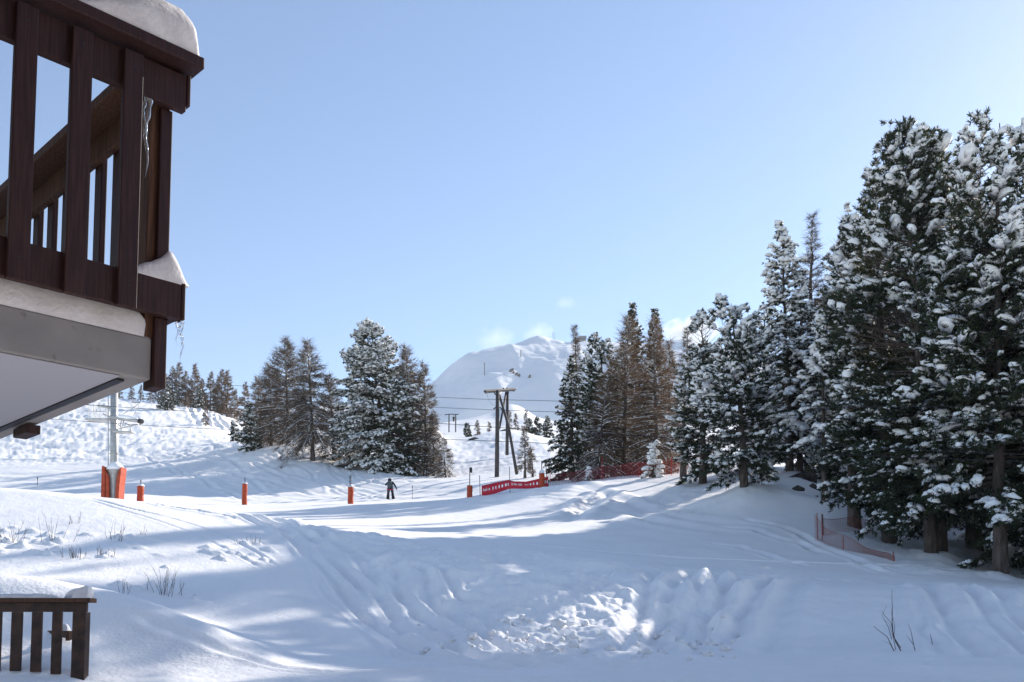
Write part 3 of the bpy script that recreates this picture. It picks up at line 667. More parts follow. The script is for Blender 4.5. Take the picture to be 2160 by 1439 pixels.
    if base is not None:
        kp = sunpass(TP + np.array(base), base[1]); TP = TP[kp]; ti = ti[kp]; sk_ = sunpass(B + Sd * (sl * .5)[:, None] + np.array(base), base[1])
    else: sk_ = np.ones(ns, bool)
    if kind == 'larch':
        K = 3
        V1, T1 = needles(TP, Sd[ti], K, max(.22, 1.5 / s), max(.011, .16 / s), .8, g); need.append((V1, T1))
        A_, B_ = B, B + Sd * (sl * 1.1)[:, None]; V2, T2 = needles(B[sk_], Sd[sk_], 2, sl.mean() * 1.6, max(.014, .2 / s), .35, g); need.append((V2, T2))
    else:
        V1, T1 = needles(TP, Sd[ti], K, max(.19, 2.0 / s) if kind == 'pine' else max(.15, 1.7 / s), max(.034, .62 / s), .62 if kind == 'pine' else .5, g); need.append((V1, T1))
    # snow: small lumps on tufts, pads on sprays, loaded branches
    minr = .62 / s
    if kind == 'larch':
        sel = g.random(nb) < .95 * snow
        off = P[sel].copy(); off[..., 2] += .03
        rr = (np.maximum(.045, minr * .8) * g.uniform(.5, 1.25, (sel.sum(), 1)) * (1.05 - .6 * tt)[None, :]) * (g.random((sel.sum(), n)) < .85)
        rr = np.maximum(rr, .006); w = tubes(off, rr, 4); snowL.append((w[0], q2t(w[1])))
        m = g.random(len(ti)) < .03 * snow
        if m.sum(): snowL.append(blobs(TP[m] + [0, 0, .03], Sd[ti][m], np.full(m.sum(), max(.1, minr * 1.2)) * g.uniform(.7, 1.6, m.sum()), np.full(m.sum(), max(.05, minr * .8)), np.full(m.sum(), max(.04, minr * .7)), g))
    else:
        outer = (ts[ti] > .3)
        m = (g.random(len(ti)) < .24 * (.6 + .9 * t[bi][ti]) * snow * min(1, sp_t / .15)) & outer; k = m.sum()
        sz = g.lognormal(0, .42, k) * max(.078, minr * 1.1)
        snowL.append(blobs(TP[m] + [0, 0, .05], Sd[ti][m], sz * 1.5, sz * 1.0, sz * .8, g))
        hv = g.random(nb) < heavy * snow
        m = ((g.random(ns) < .20 * (.6 + .9 * t[bi]) * snow) | (hv[bi] & (g.random(ns) < .6))) & (ts > .35) & sk_; k = m.sum()
        if k:
            C = B[m] + Sd[m] * (sl[m] * .55)[:, None]; C[:, 2] += .05 - .08 * sl[m]
            wd = np.maximum(.10, minr * 1.1) * g.uniform(.8, 1.8, k) * (1 + .35 * hv[bi][m])
            snowL.append(blobs(C, Sd[m] + np.array([0, 0, -.15]), np.maximum(sl[m] * .52, wd), wd, wd * .75, g))
        # top ball
        for q in range(tops):
            tp = np.array([[lean[0] + (q - (tops - 1) / 2) * Rm * .42 * (tops > 1), lean[1], H * (1 - .035 * q * (tops > 1)) - .05]])
            if kind == 'pine': snowL.append(blobs(tp, np.array([[1.0, .2, 0]]), np.array([.26]), np.array([.22]), np.array([.2]), g))
    # trunk
    zt = np.linspace(0, 1, 22); TPh = np.stack([lean[0] * zt ** 1.5, lean[1] * zt ** 1.5, zt * H * .985 - .0], -1)[None]
    TPh[0, 0, 2] = -.6
    TPh[0, 1:-1, :2] += g.normal(size=(20, 2)) * trunk_r * .10
    tr = trunk_r * (1 - .93 * zt) + trunk_r * .55 * np.exp(-zt * H / .45); tr[0] = tr[1] * 1.15
    tv = tubes(TPh, tr[None], 10, True)
    if bare_top:
        b = np.array([[[lean[0], lean[1], H * .95], [lean[0] + .05, lean[1], H * .95 + bare_top * .5], [lean[0], lean[1], H * .95 + bare_top]]]); wood.append(tubes(b, np.array([[.07, .05, .02]]), 4))
    V, Q = cat([tv] + wood)
    mt = mesh_np('trunk', V, Q, M['bark'], True, 4)
    V, Q = cat(need); mc = mesh_np('crown', V, Q, M[tw] if kind == 'larch' else (M['needle'] if kind in ('pine', 'column') else M['needle_s']), False, 4)
    V, T = cat(snowL) if snowL else (None, None)
    ms = mesh_np('snow_load', V, T, M['snow_tree'], True, 3) if V is not None else None
    return mt, mc, ms
NAMES = {'pine': 'pine_tree', 'spruce': 'spruce_tree', 'larch': 'larch_tree', 'column': 'pine_tree'}
NTREE = [0]
def put_tree(kind, base, meshes, label, rz=0, sc=1.0, group=None, name=None):
    e = empty(name or NAMES[kind], base, rz); e.scale = (sc, sc, sc)
    tag(e, label, 'tree', group)
    link('trunk', meshes[0], e); link('crown', meshes[1], e)
    if meshes[2]: link('snow_load', meshes[2], e)['kind'] = 'stuff'
    return e
def tree(kind, bx, D, tx, ty, wpx, label, cb=.15, seed=None, by=None, **kw):
    """bx: column of the foot, (tx, ty): picture point of the top, wpx: half width of the crown in photo pixels"""
    b = gp(bx, D); top = at(tx, ty, D); H = top[2] - b.z; NTREE[0] += 1
    meshes = conifer_meshes(kind, H, wpx / F * D, cb, D, seed or 100 + NTREE[0], lean=(top[0] - b.x, kw.pop('ly', 0)), base=tuple(b), **kw)
    return put_tree(kind, b, meshes, label)

# right-hand stand, nearest first
tree('pine', 2113, 33.2, 2108, 246, 160, 'tall dark stone pine with big snow pads, leaning bare trunk near the right edge', cb=.15, tops=2, snow=1.0, heavy=.22, trunk_r=.25, rough=.28)
tree('pine', 2215, 34.5, 2225, 262, 150, 'dark stone pine cut by the right edge of the picture', cb=.10, tops=2, snow=1.0, trunk_r=.28)
tree('pine', 1968, 36.4, 1903, 268, 158, 'tallest dark stone pine left of the leaning trunk, crown reaching low to the left', cb=.10, tops=1, snow=.8, trunk_r=.25, rough=.34, ly=.3)
tree('pine', 1990, 37.4, 1952, 282, 100, 'dark stone pine sharing its foot with the tallest pine, right of the two tops', cb=.08, tops=1, snow=.9, trunk_r=.21, rough=.3)
tree('pine', 1806, 43.5, 1790, 462, 66, 'narrower stone pine standing at the left flank of the tallest dark pine', cb=.10, snow=.9, heavy=.1)
tree('pine', 1880, 41.0, 1840, 366, 90, 'stone pine filling the left shoulder of the tallest dark pine', cb=.08, snow=.75, heavy=.1)
tree('pine', 2060, 43.0, 2035, 345, 105, 'stone pine seen in the notch between the two tallest dark pines', cb=.08, snow=.9)
tree('pine', 1575, 50.3, 1542, 634, 92, 'round snowy stone pine on a snow mound, trunk showing, left of the tall spruce', cb=.08, tops=2, snow=1.4, heavy=.34, trunk_r=.21, rough=.3)
tree('pine', 1487, 60, 1482, 662, 62, 'darker stone pine left of the round snowy pine, behind the end of the red net', cb=.06, snow=1.1, heavy=.15)
tree('larch', 1445, 66, 1452, 690, 40, 'thin bare larch between the brown larches and the snowy stone pines', cb=.25, snow=1.0)
tree('spruce', 1672, 56, 1648, 470, 96, 'tall pointed spruce with twin dark trunks in the right centre of the stand', cb=.10, snow=1.3, heavy=.25, trunk_r=.24, rough=.35, droop=.5)
tree('spruce', 1694, 58, 1690, 575, 62, 'second spruce close behind the tall pointed spruce', cb=.10, snow=1.1, heavy=.2, trunk_r=.22)
tree('larch', 1712, 59, 1714, 455, 50, 'bare feathery larch top rising between the pointed spruce and the dark pines', cb=.35, snow=.5)
tree('spruce', 1745, 48, 1733, 660, 46, 'slim snow-plastered young spruce on a curved bare trunk before the dark pines', cb=.33, snow=1.8, heavy=.7, trunk_r=.16, rough=.4)
tree('spruce', 1620, 66, 1612, 640, 60, 'spruce partly hidden between the round snowy pine and the tall pointed spruce', cb=.1, snow=1.0)
tree('pine', 1795, 60, 1790, 442, 76, 'added stone pine shading the left bank, behind the narrower pine of the left flank', cb=.05, snow=.9)  # this and the next two: hidden trees added to shade the left bank
tree('pine', 1865, 61, 1862, 392, 80, 'added stone pine shading the left bank, behind the left shoulder of the tallest pine', cb=.05, snow=.8)
tree('pine', 1940, 62, 1940, 330, 80, 'added stone pine shading the left bank, hidden behind the two tallest tops', cb=.05, snow=.8)
# centre-right clump
tree('spruce', 1208, 88, 1204, 752, 46, 'dark narrow spruce at the left end of the centre clump', cb=.03, snow=.7, rough=.2, heavy=.08)
tree('larch', 1222, 90, 1213, 690, 26, 'thin bare spire rising from the left end of the centre clump', cb=.1, snow=.8)
tree('pine', 1272, 85, 1268, 705, 52, 'round-topped dark stone pine second from the left in the centre clump', cb=.06, snow=.9, tops=2)
tree('spruce', 1335, 93, 1334, 643, 58, 'tallest dark spruce top at the back of the centre clump', cb=.05, snow=.5, rough=.3)
tree('spruce', 1388, 94, 1381, 655, 50, 'second dark spruce top at the back of the centre clump, to the right', cb=.05, snow=.5)
tree('larch', 1318, 82, 1326, 668, 82, 'broad brown larch with snow-lined boughs in the middle of the centre clump', tw='larch_b', cb=.04, snow=1.2, rough=.2, droop=.5)
tree('larch', 1388, 79, 1378, 672, 66, 'brown larch with long white boughs at the right of the centre clump', tw='larch_b', cb=.04, snow=1.3, rough=.2, droop=.5)
tree('larch', 1265, 80, 1282, 790, 62, 'low snowy larch with drooping boughs in front of the centre clump', cb=.03, snow=1.3, droop=.6)
tree('larch', 1415, 84, 1412, 720, 42, 'brown larch at the right flank of the centre clump', tw='larch_b', cb=.08, snow=1.0)
tree('spruce', 1380, 68.5, 1380, 936, 19, 'tiny snow-covered spruce alone in front of the centre clump', cb=.05, snow=3.0, heavy=.9, droop=.3)
tree('spruce', 1243, 76, 1242, 990, 6, 'tiny stub of a snowy seedling before the centre clump', cb=.1, snow=2.5)
# left clump
tree('larch', 602, 121, 600, 716, 70, 'tallest grey larch of the left clump', cb=.13, snow=.8, droop=.45)
tree('larch', 655, 112, 648, 721, 68, 'grey larch with a leaning foot beside the tallest larch of the left clump', cb=.17, snow=1.0, droop=.7)
tree('larch', 566, 126, 567, 770, 56, 'small larch at the left shoulder of the tallest larch', cb=.06, snow=.6)
tree('larch', 543, 133, 543, 798, 36, 'brown sunlit larch at the far left of the left clump', tw='larch_b', cb=.05, snow=.3)
tree('spruce', 524, 122, 524, 852, 30, 'small snowy spruce at the left foot of the left clump', cb=.03, snow=1.5)
tree('larch', 700, 118, 692, 792, 52, 'low dark larch between the grey larches and the big stone pine', cb=.03, snow=.5)
tree('column', 812, 114, 768, 681, 84, 'big round snowy stone pine in the middle of the left clump', cb=.03, snow=2.4, tops=1, rough=.2, heavy=.3, droop=.5)
tree('pine', 842, 112, 826, 800, 46, 'lower stone pine leaning out at the right foot of the big stone pine', cb=.02, snow=1.2, droop=.6)
tree('larch', 868, 114, 855, 731, 58, 'snow-streaked larch right of the big stone pine', cb=.06, snow=1.3, droop=.5)
tree('larch', 897, 113, 893, 768, 46, 'thin spired larch at the right end of the left clump', cb=.05, snow=1.1, droop=.5)
tree('larch', 938, 110, 934, 925, 26, 'low snowy larch bush at the right end of the left clump', cb=.03, snow=1.2, droop=.6)
tree('larch', 912, 112, 915, 870, 24, 'small larch tucked against the thin spired larch', cb=.04, snow=1.2)
tree('spruce', 492, 150, 492, 893, 12, 'tiny dark spruce alone on the slope left of the left clump', cb=.05, snow=1.0)
# behind the wooden pylon
tree('larch', 1108, 99, 1107, 905, 17, 'thin bare young larch right of the wooden pylon', cb=.15, snow=.6)
tree('larch', 1124, 100, 1121, 945, 10, 'very small bare sapling beside the young larch near the pylon', cb=.15, snow=.3)
for (x, y, b_, k, w, lb) in [(1133, 882, 215, 'spruce', 11, 'small sunlit green spruce, left of the pair right of the pylon'), (1155, 880, 212, 'spruce', 12, 'small sunlit green spruce, right of the pair beside the centre clump'),
                         (1110, 866, 240, 'larch', 9, 'far small larch just left of the two sunlit spruces'), (1088, 875, 245, 'larch', 8, 'far small larch right behind the pylon'),
                         (1075, 868, 250, 'larch', 7, 'far thin larch between the pylon legs'), (1032, 892, 205, 'larch', 5, 'far small larch on the crest left of the pylon'), (1006, 888, 230, 'larch', 8, 'far snowy larch left of the pylon with a white foot'),
                         (985, 894, 225, 'spruce', 8, 'far small snowy conifer between ski-lift mast and pylon'), (1118, 885, 222, 'spruce', 7, 'far low conifer touching the two sunlit spruces')]:
    tree(k, x, b_, x, y, w, lb, cb=.05, snow=.8)
# larch wood on the left skyline: four kinds, copied
protoL = [conifer_meshes('larch', 12.0, 2.5, .1, 240, 900 + k, snow=.4, lean=(0, 0), rough=.25, tw='larch_b') for k in range(3)]
protoL.append(conifer_meshes('spruce', 9.0, 2.2, .04, 200, 910, snow=1.0))
far = [(352, 262, 775, 0), (366, 262, 766, 1), (381, 262, 784, 2), (400, 255, 770, 0), (392, 262, 800, 1), (417, 262, 800, 2), (434, 266, 786, 1), (450, 262, 795, 0), (458, 264, 781, 2), (470, 266, 784, 0),
       (487, 262, 822, 1), (508, 250, 808, 2), (338, 262, 790, 1), (322, 262, 800, 0), (305, 262, 806, 2), (285, 262, 812, 0), (265, 262, 808, 1), (240, 262, 806, 2), (343, 224, 812, 3), (331, 226, 830, 3), (360, 250, 820, 3), (374, 238, 838, 0), (385, 240, 834, 1), (425, 196, 858, 2), (410, 250, 815, 3)]
for i, (x, D, y, k) in enumerate(far):
    b = gp(x, D); H = at(x, y, D)[2] - b.z; sc = H / (12.0 if k < 3 else 9.0)
    first = ['bare brown larch', 'bare grey larch', 'thin larch', 'dark little spruce'][k]
    if i == 23: lb = 'lone thin young larch standing in front of the skyline wood on the left slope'
    elif i == 11: lb = 'lone thin larch at the right end of the skyline wood'
    else: lb = '%s of the skyline wood, %s from its left end' % (first, ['first', 'second', 'third', 'fourth', 'fifth', 'sixth', 'seventh', 'eighth', 'ninth', 'tenth', 'eleventh', 'twelfth', 'thirteenth', 'fourteenth', 'fifteenth', 'sixteenth', 'seventeenth', 'eighteenth', 'nineteenth', 'twentieth', 'twenty-first', 'twenty-second', 'twenty-third', 'twenty-fourth', 'twenty-fifth'][sorted(range(len(far)), key=lambda q: far[q][0]).index(i)])
    e = put_tree('larch' if k < 3 else 'spruce', b, protoL[k], lb, random.uniform(0, 6), sc, 'trees of the skyline wood')
# trees out of the frame on the right that shade the slope
protoP = [conifer_meshes('pine', 18.0, 3.4, .03, 50, 930 + k, snow=.8, rough=.3) for k in range(2)]
for i, (x, D, k, sc) in enumerate([(1835, 62, 0, .8), (1905, 66, 1, .85), (1985, 60, 0, .9), (2080, 64, 1, .95), (2165, 58, 0, .9), (2240, 66, 1, 1), (1930, 78, 0, .9), (2050, 80, 1, .9), (1850, 84, 0, .8), (2330, 37, 0, 1.0), (2420, 42, 1, 1.05), (2360, 31, 1, .8), (2520, 46, 0, 1.1), (2270, 44, 1, 1.0), (2620, 38, 0, .9), (2480, 54, 1, 1.1), (2700, 50, 0, 1.0)]):
    put_tree('pine', gp(x, D), protoP[k], 'dark stone pine of the wood behind and beyond the tall right-hand pines', i * 1.3, sc, 'dark stone pines deep in the right-hand wood')

# ---------------------------------------------------------------- twigs and shrubs
def shrub(px, D, h, n, seed, label, spread=.4, r=.006, name='bare_shrub', pos=None):
    g = random.Random(seed); b = pos or gp(px, D); e = empty(name, b); tag(e, label, 'shrub'); mb = MB()
    for k in range(n):
        a = g.uniform(0, 6.28); s0 = g.uniform(0, spread * .5); lean = g.uniform(.05, .55)
        p = Vector((math.cos(a) * s0, math.sin(a) * s0 * .5, -.05)); L = h * g.uniform(.45, 1.0); pts = [p.copy()]
        dv = Vector((math.cos(a) * lean, math.sin(a) * lean * .5, 1)).normalized()
        for q in range(6):
            dv = (dv + Vector((g.uniform(-.16, .16), g.uniform(-.1, .1), g.uniform(-.02, .08)))).normalized(); p = p + dv * L / 6; pts.append(p.copy())
        mb.tube(pts, [r * (1 - .75 * i / 6) for i in range(7)], 4)
        for q in range(g.randint(1, 3)):
            i = g.randint(2, 5); d2 = (dv + Vector((g.uniform(-.8, .8), g.uniform(-.4, .4), .3))).normalized()
            mb.tube([pts[i], pts[i] + d2 * L * .15, pts[i] + d2 * L * .24 + Vector((0, 0, .02))], [r * .5, r * .4, r * .2], 3)
    mb.build('stems', M['twig'], e); return e
sb = hit(1890, 1375, 14)
e = empty('bare_shrub', sb); tag(e, 'bare branching shrub sticking out of the shaded bank at the lower right', 'shrub'); mb = MB()
sc_ = sb.y / F
def L2(pts, r):
    P = [Vector(((x - 1890) * sc_, 0.15 * math.sin(x * .13), (1375 - y) * sc_)) for x, y in pts]; mb.tube(P, [r * (1 - .7 * i / (len(P) - 1)) for i in range(len(P))], 5)
L2([(1900, 1388), (1884, 1372), (1868, 1345), (1858, 1332), (1850, 1322)], .012); L2([(1906, 1380), (1896, 1355), (1885, 1335), (1880, 1310), (1886, 1285), (1884, 1262), (1888, 1245)], .012)
L2([(1904, 1368), (1890, 1345), (1876, 1315), (1865, 1300), (1862, 1290)], .010); L2([(1876, 1350), (1870, 1325), (1862, 1300), (1868, 1280)], .008); L2([(1890, 1345), (1895, 1325), (1889, 1300)], .007)
L2([(1896, 1372), (1880, 1340), (1872, 1318), (1864, 1308)], .007); L2([(1924, 1373), (1920, 1355), (1917, 1332), (1914, 1318)], .009); L2([(1920, 1360), (1914, 1348), (1911, 1340)], .006)
L2([(1890, 1400), (1880, 1395), (1872, 1387)], .008); L2([(1888, 1400), (1885, 1385)], .006); L2([(1886, 1310), (1878, 1296), (1882, 1282)], .005); L2([(1884, 1372), (1872, 1360), (1862, 1352)], .006)
mb.build('stems', M['twig'], e)
e = hit(1968, 1361, 14); mb = MB(); r0 = empty('bare_shrub', e); tag(r0, 'single short twig right of the branching shrub on the shaded bank', 'shrub')
mb.tube([(0, 0, -.05), (-.03, 0, .12), (-.05, 0, .24)], [.009, .007, .003], 5); mb.build('stems', M['twig'], r0)
for i, (px, py, h, n, sp_, lb) in enumerate([(345, 1256, .75, 16, .9, 'largest clump of dead stems in the middle of the left bank'), (265, 1252, .4, 6, .4, 'small twig clump left of the largest dead stems'),
      (165, 1178, .35, 20, .8, 'dense dark twig tangle half under snow on the left bank'), (215, 1172, .3, 14, .8, 'low twig tangle right of the dense dark tangle'), (25, 1148, .7, 12, .6, 'tall dead stems at the left edge of the bank'),
      (110, 1140, .8, 8, 1.2, 'faint tall stems near the bank top at the left'), (245, 1140, .7, 8, .5, 'pair of tall stems on the left bank below its crest'), (535, 1146, .28, 10, .6, 'twigs among little snow mounds near the track on the left bank'),
      (300, 1130, .35, 4, .3, 'few thin stems by the wind-carved snow mounds'), (500, 1150, .25, 4, .3, 'small twig left of the track mounds'), (160, 1105, .5, 5, .5, 'thin stems high on the left bank')]):
    shrub(px, 0, h, n, 40 + i, lb, sp_, .0055, pos=hit(px, py, 17.5))

# ---------------------------------------------------------------- padded poles
def padded(px, py_base, py_top, wpx, label, mastpx, D, snowh=.12, parent=None):
    b = gp(px, D); s = D / F; H = at(px, py_top, D)[2] - b.z; w = wpx * s / 2
    e = empty('padded_pole', b); tag(e, label, 'padded pole', 'orange padded poles along the piste'); mb = MB()
    n = 14; pts = []; prof = [1.02, 1.0, 1.03, .97, 1.0, 1.03, .98]
    for i, p in enumerate(prof):
        z = -.3 + (H + .3) * i / 6
        pts.append((math.sin(i * 1.7) * .012, 0, z))
    mb.tube(pts, [w * p for p in prof], n); mb.build('padding', M['pad'], e, False, .01)
    for z in ():
        mb = MB(); mb.tube([(0, 0, H * z - .02), (0, 0, H * z + .02)], w * 1.045, n); mb.build('strap', M['dark'], e)
    mb = MB(); mb.tube([(0, 0, H - .05), (0, 0, H + mastpx * s)], .035, 8); mb.build('mast', M['dark'], e)
    mound(10, 10, lambda a, bb, base: Vector((a * w * (1 - .29 * bb * bb) ** .5 * 1.05, bb * w * (1 - .29 * a * a) ** .5 * 1.05, H + .002 + (0 if base else snowh * max(0, 1 - max(abs(a), abs(bb)) ** 3) ** .5))), 'snow_cap', M['snow_tree'], e)
    return e
padded(290, 1052, 1026, 14, 'short padded pole right of the lift tower, lump of snow on its shoulder', 14, 64, .16)
padded(511.5, 1065, 1021, 11, 'slim orange padded pole in the left centre, in front of the shaded slope', 14, 72)
padded(737, 1062, 1028, 12, 'orange padded pole left of the walking skier', 27, 72)
padded(990, 1050, 1025, 12, 'orange padded pole with a dark box on its mast, left of the red banner', 32, 74, .05)
padded(1143.5, 1028, 999, 12, 'orange padded pole with the tallest snow cap, at the right end of the red banner', 26, 71, .3)
b = gp(990, 74); mb = MB(); mb.box((0, 0, 0), (.22, .16, .42)); o = mb.build('sign_box', M['dark'], None, False, .01); o.parent = [q for q in bpy.data.objects if q.name.startswith('padded_pole')][3]
o.location = (.09, -.05, at(992, 992, 74)[2] - b.z)
for (x, D, y0, y1, lb, r) in [(734.5, 98, 990, 965, 'dark marker stake on the slope above the second padded pole', .03), (868, 86, 1056, 1026, 'thin marker stake with a dark tip right of the walking skier', .022),
                              (935, 110, 975, 940, 'thin stake on the slope behind the banner', .03), (70, 100, 1030, 1012, 'thin stake at the far left of the shaded slope', .03), (1241, 72, 1012, 1001, 'short stake near the pink net end', .02)]:
    b = gp(x, D); H = (y0 - y1) / F * D; e = empty('marker_stake', b); tag(e, lb, 'stake'); mb = MB(); mb.tube([(0, 0, -.3), (0, 0, H)], r, 6); mb.build('shaft', M['polewood'], e)
    mb = MB(); mb.tube([(0, 0, H - .22), (0, 0, H - .02)], r * 1.9, 6); mb.build('tip', M['dark'], e)

# ---------------------------------------------------------------- lift tower
DT = 62.0; tb = gp(241, DT); s = DT / F
tw = empty('lift_tower', tb); tag(tw, 'pale steel ski lift tower with snowy work platforms and orange mats round its foot', 'lift tower')
def tp(x, y, dy=0.0): v = Vector(at(x, y, DT)) - tb; v.y += dy; return v
mb = MB(); mb.tube([tp(241, 1060), tp(241, 960), tp(241, 780)], [.27, .255, .235], 20); mb.build('mast', M['galv'], tw, True)
for y in (908, 958, 1012):
    mb = MB(); mb.tube([tp(241, y), tp(241, y - 2)], .315, 20); mb.build('band', M['galv'], tw)
mb = MB()
mb.tube([tp(229, 1050, -.1), tp(229, 826, -.1)], .018, 5); mb.tube([tp(232.5, 1050, -.25), tp(232.5, 826, -.25)], .018, 5)
for k in range(24): mb.tube([tp(229, 1046 - k * 9.2, -.1), tp(232.5, 1046 - k * 9.2, -.25)], .014, 4)
mb.build('ladder', M['galv'], tw)
mb = MB(); mb.tube([tp(240, 882, -.4), tp(280, 891, -.9), tp(314, 899, -1.4)], [.15, .14, .12], 14); arm = mb.build('cross_arm', M['galv'], tw, True)
mb = MB(); mb.tube([tp(311, 898, -1.36), tp(313, 898.5, -1.39)], .17, 12); mb.tube([tp(314.5, 899, -1.41), tp(318, 899.5, -1.46)], .16, 12); mb.build('end_cap', M['dark'], arm)
mb = MB(); mb.tube([tp(244, 883, -.45), tp(262, 884, -.7), tp(285, 888, -1.0), tp(305, 893, -1.25)], [.06, .15, .15, .08], 8); mb.build('arm_snow', M['snow_tree'], arm, True)
mb = MB(); mb.tube([tp(241, 883, .4), tp(205, 867, .9)], .05, 8); mb.tube([tp(238, 860, .2), tp(200, 852, .5)], .09, 8); mb.build('cross_arm', M['galv'], tw)
mb = MB()
for (a, c, d, e_) in [(250, 912, 303, 901), (250, 893, 268, 908), (272, 897, 289, 906), (265, 893, 266, 906), (270, 893, 270, 906), (303, 901, 312, 899)]: mb.tube([tp(a, c, -.7), tp(d, e_, -.9)], .035, 5)
for x in (266, 285): mb.tube([tp(x, 907, -.8), tp(x, 916, -.8)], .025, 5)
mb.build('truss', M['galv'], tw)
mb = MB(); mb.box(tp(272, 917.5, -.8), (1.3, .7, .06)); mb.build('work_platform', M['galv'], tw)
mb = MB(); mb.box(tp(208, 885, .2), (1.75, .8, .07)); pf = mb.build('work_platform', M['galv'], tw)
mb = MB()
for x in (181, 195, 200, 206, 214, 219): mb.tube([tp(x, 885, -.2 + .6 * (x % 2)), tp(x, 855, -.2 + .6 * (x % 2))], .022, 5)
mb.tube([tp(181, 868, -.2), tp(232, 871, -.2)], .02, 5); mb.tube([tp(181, 856, -.2), tp(232, 858, -.2)], .02, 5)
mb.build('guard_rail', M['galv'], pf)
mb = MB(); mb.box(tp(212, 883, .2), (1.3, .6, .07)); mb.build('platform_snow', M['snow_tree'], pf, False, .02)
mb = MB(); mb.tube([tp(262, 882, -.6), tp(300, 857, -.6)], .03, 5); mb.tube([tp(293, 886, -1), tp(300, 862, -.6)], .025, 5); mb.tube([tp(285, 853, -.6), tp(304, 855, -.6)], .05, 5); mb.build('bracket', M['galv'], tw)
# snow collar and mats
cz = tp(245, 992).z
mb = MB(); cc = tp(243, 992)
mb.tube([cc + Vector((0, 0, 0)), cc + Vector((.0, 0, .18)), cc + Vector((-.02, 0, .45)), cc + Vector((-.03, 0, .62))], [.60, .56, .34, .1], 14); mb.build('snow_collar', M['snow_tree'], tw, True)
mb = MB(); mb.tube([tp(241, 1060), tp(241, 1020), tp(241, 1003), tp(243, 992)], [.30, .31, .36, .55], 16); mb.build('wrapped_foot', M['galv'], tw)
def mat_pad(pts, dep, name):
    P = [tp(x, y, -.55) for x, y in pts]; mb = MB(); n = len(P)
    mb.add(P + [p + Vector((0, dep, 0)) for p in P], [tuple(range(n - 1, -1, -1)), tuple(range(n, 2 * n))] + [(i, (i + 1) % n, (i + 1) % n + n, i + n) for i in range(n)]); return mb.build(name, M['pad'], tw, False, .015)
mat_pad([(220, 1058), (221, 1020), (222, 990), (223, 985), (227, 987), (229, 1000), (228, 1058)], .9, 'padding')
mat_pad([(250, 1058), (252, 1020), (256, 1000), (261, 990), (263, 987), (262, 1000), (259, 1025), (257, 1058)], .9, 'padding')
mat_pad([(230, 1058), (230, 996), (236, 1008), (237, 1058)], .2, 'padding')
# cables
def cable(pts, r, label, name='overhead_cable'):
    P = [Vector(at(x, y, D)) for x, y, D in pts]; t = np.linspace(0, 1, len(P)); Q = pchip(t, np.array([list(p) for p in P]), np.linspace(0, 1, 40))
    mb = MB(); c = P[0]; e = mb.tube([Vector(q) - c for q in Q], r, 5); o = mb.build(name, M['dark'], None, True); o.location = c; tag(o, label, 'cable', 'overhead cables across the valley'); return o
cable([(-500, 770, 46), (470, 812, 42), (912, 837.5, 38), (1168, 846, 34), (1930, 858, 28), (2700, 850, 26)], .009, 'uppermost thin cable crossing in front of the mountain')
cable([(-500, 800, 46), (520, 840, 42), (912, 859, 38), (1168, 869, 34), (1930, 884, 28), (2700, 880, 26)], .009, 'second thin cable just below the uppermost one')
cable([(-500, 800, 46), (300, 862, 43), (682, 880, 40), (922, 893, 37), (1100, 905, 34), (1514, 928, 30), (2160, 959, 27), (2800, 980, 25)], .011, 'third cable, passing in front of the trunks of the dark pines')
cable([(-500, 840, 46), (300, 897, 43), (694, 915, 40), (922, 926, 37), (1100, 933, 34), (1437, 949, 30), (1700, 956, 28.5), (2160, 974, 27), (2800, 995, 25)], .011, 'lowest cable, passing in front of the dark pines just under the third')

# ---------------------------------------------------------------- wooden H pylon
DP = 104.0; pb = gp(1048, DP); py = empty('wooden_pylon', pb); tag(py, 'wooden double pole pylon with cross beam and slanting struts in the valley centre', 'pylon')
def wp(x, y, D=DP): return Vector(at(x, y, D)) - pb
mb = MB(); mb.tube([wp(1048, 1012), wp(1049, 915), wp(1049.6, 824)], [.27, .25, .22], 10); mb.build('pole', M['polewood'], py, True)
mb = MB(); mb.tube([wp(1069.5, 960, DP + 6), wp(1070, 905, DP + 6), wp(1070.5, 822, DP + 6)], [.22, .2, .18], 10); mb.build('pole', M['polewood'], py, True)
mb = MB(); mb.tube([wp(1090, 1000, DP - 2), wp(1073, 900, DP), wp(1053, 832, DP + 1)], [.18, .16, .14], 8); mb.build('strut', M['polewood'], py, True)
mb = MB(); mb.tube([wp(1053, 905, DP + 2), wp(1060, 870, DP + 4), wp(1068, 826, DP + 6)], .13, 8); mb.build('strut', M['polewood'], py, True)
d = wp(1086, 821.5, DP + 7) - wp(1023, 826, DP - 2); mb = MB()
mb.tube([wp(1023, 826, DP - 2), wp(1086, 821.5, DP + 7)], .20, 4); mb.build('cross_beam', M['polewood'], py)
mb = MB(); mb.tube([wp(1042, 828, DP - .5), wp(1045, 832, DP - .3), wp(1049, 833, DP), wp(1054, 831, DP + .6), wp(1057, 827, DP + 1.2)], .07, 6); mb.tube([wp(1041, 863, DP), wp(1047, 859, DP), wp(1055, 860, DP), wp(1060, 865, DP)], .08, 6); mb.build('brace', M['dark'], py)
for (x, y, D) in ((1025, 828.5, DP - 1.6), (1062, 820, DP + 3.4), (1070, 819.5, DP + 4.8), (1084, 824, DP + 6.8)):
    mb = MB(); mb.tube([wp(x, y + 1.6, D), wp(x, y - 1.6, D)], [.12, .10], 8); mb.build('insulator', M['dark'], py)
mb = MB(); mb.tube([wp(1027, 830, DP - 1.6), wp(1030, 842, DP - 1.4), wp(1036, 852, DP - 1), wp(1044, 856, DP - .4)], .025, 4); mb.build('jumper_wire', M['galv'], py)
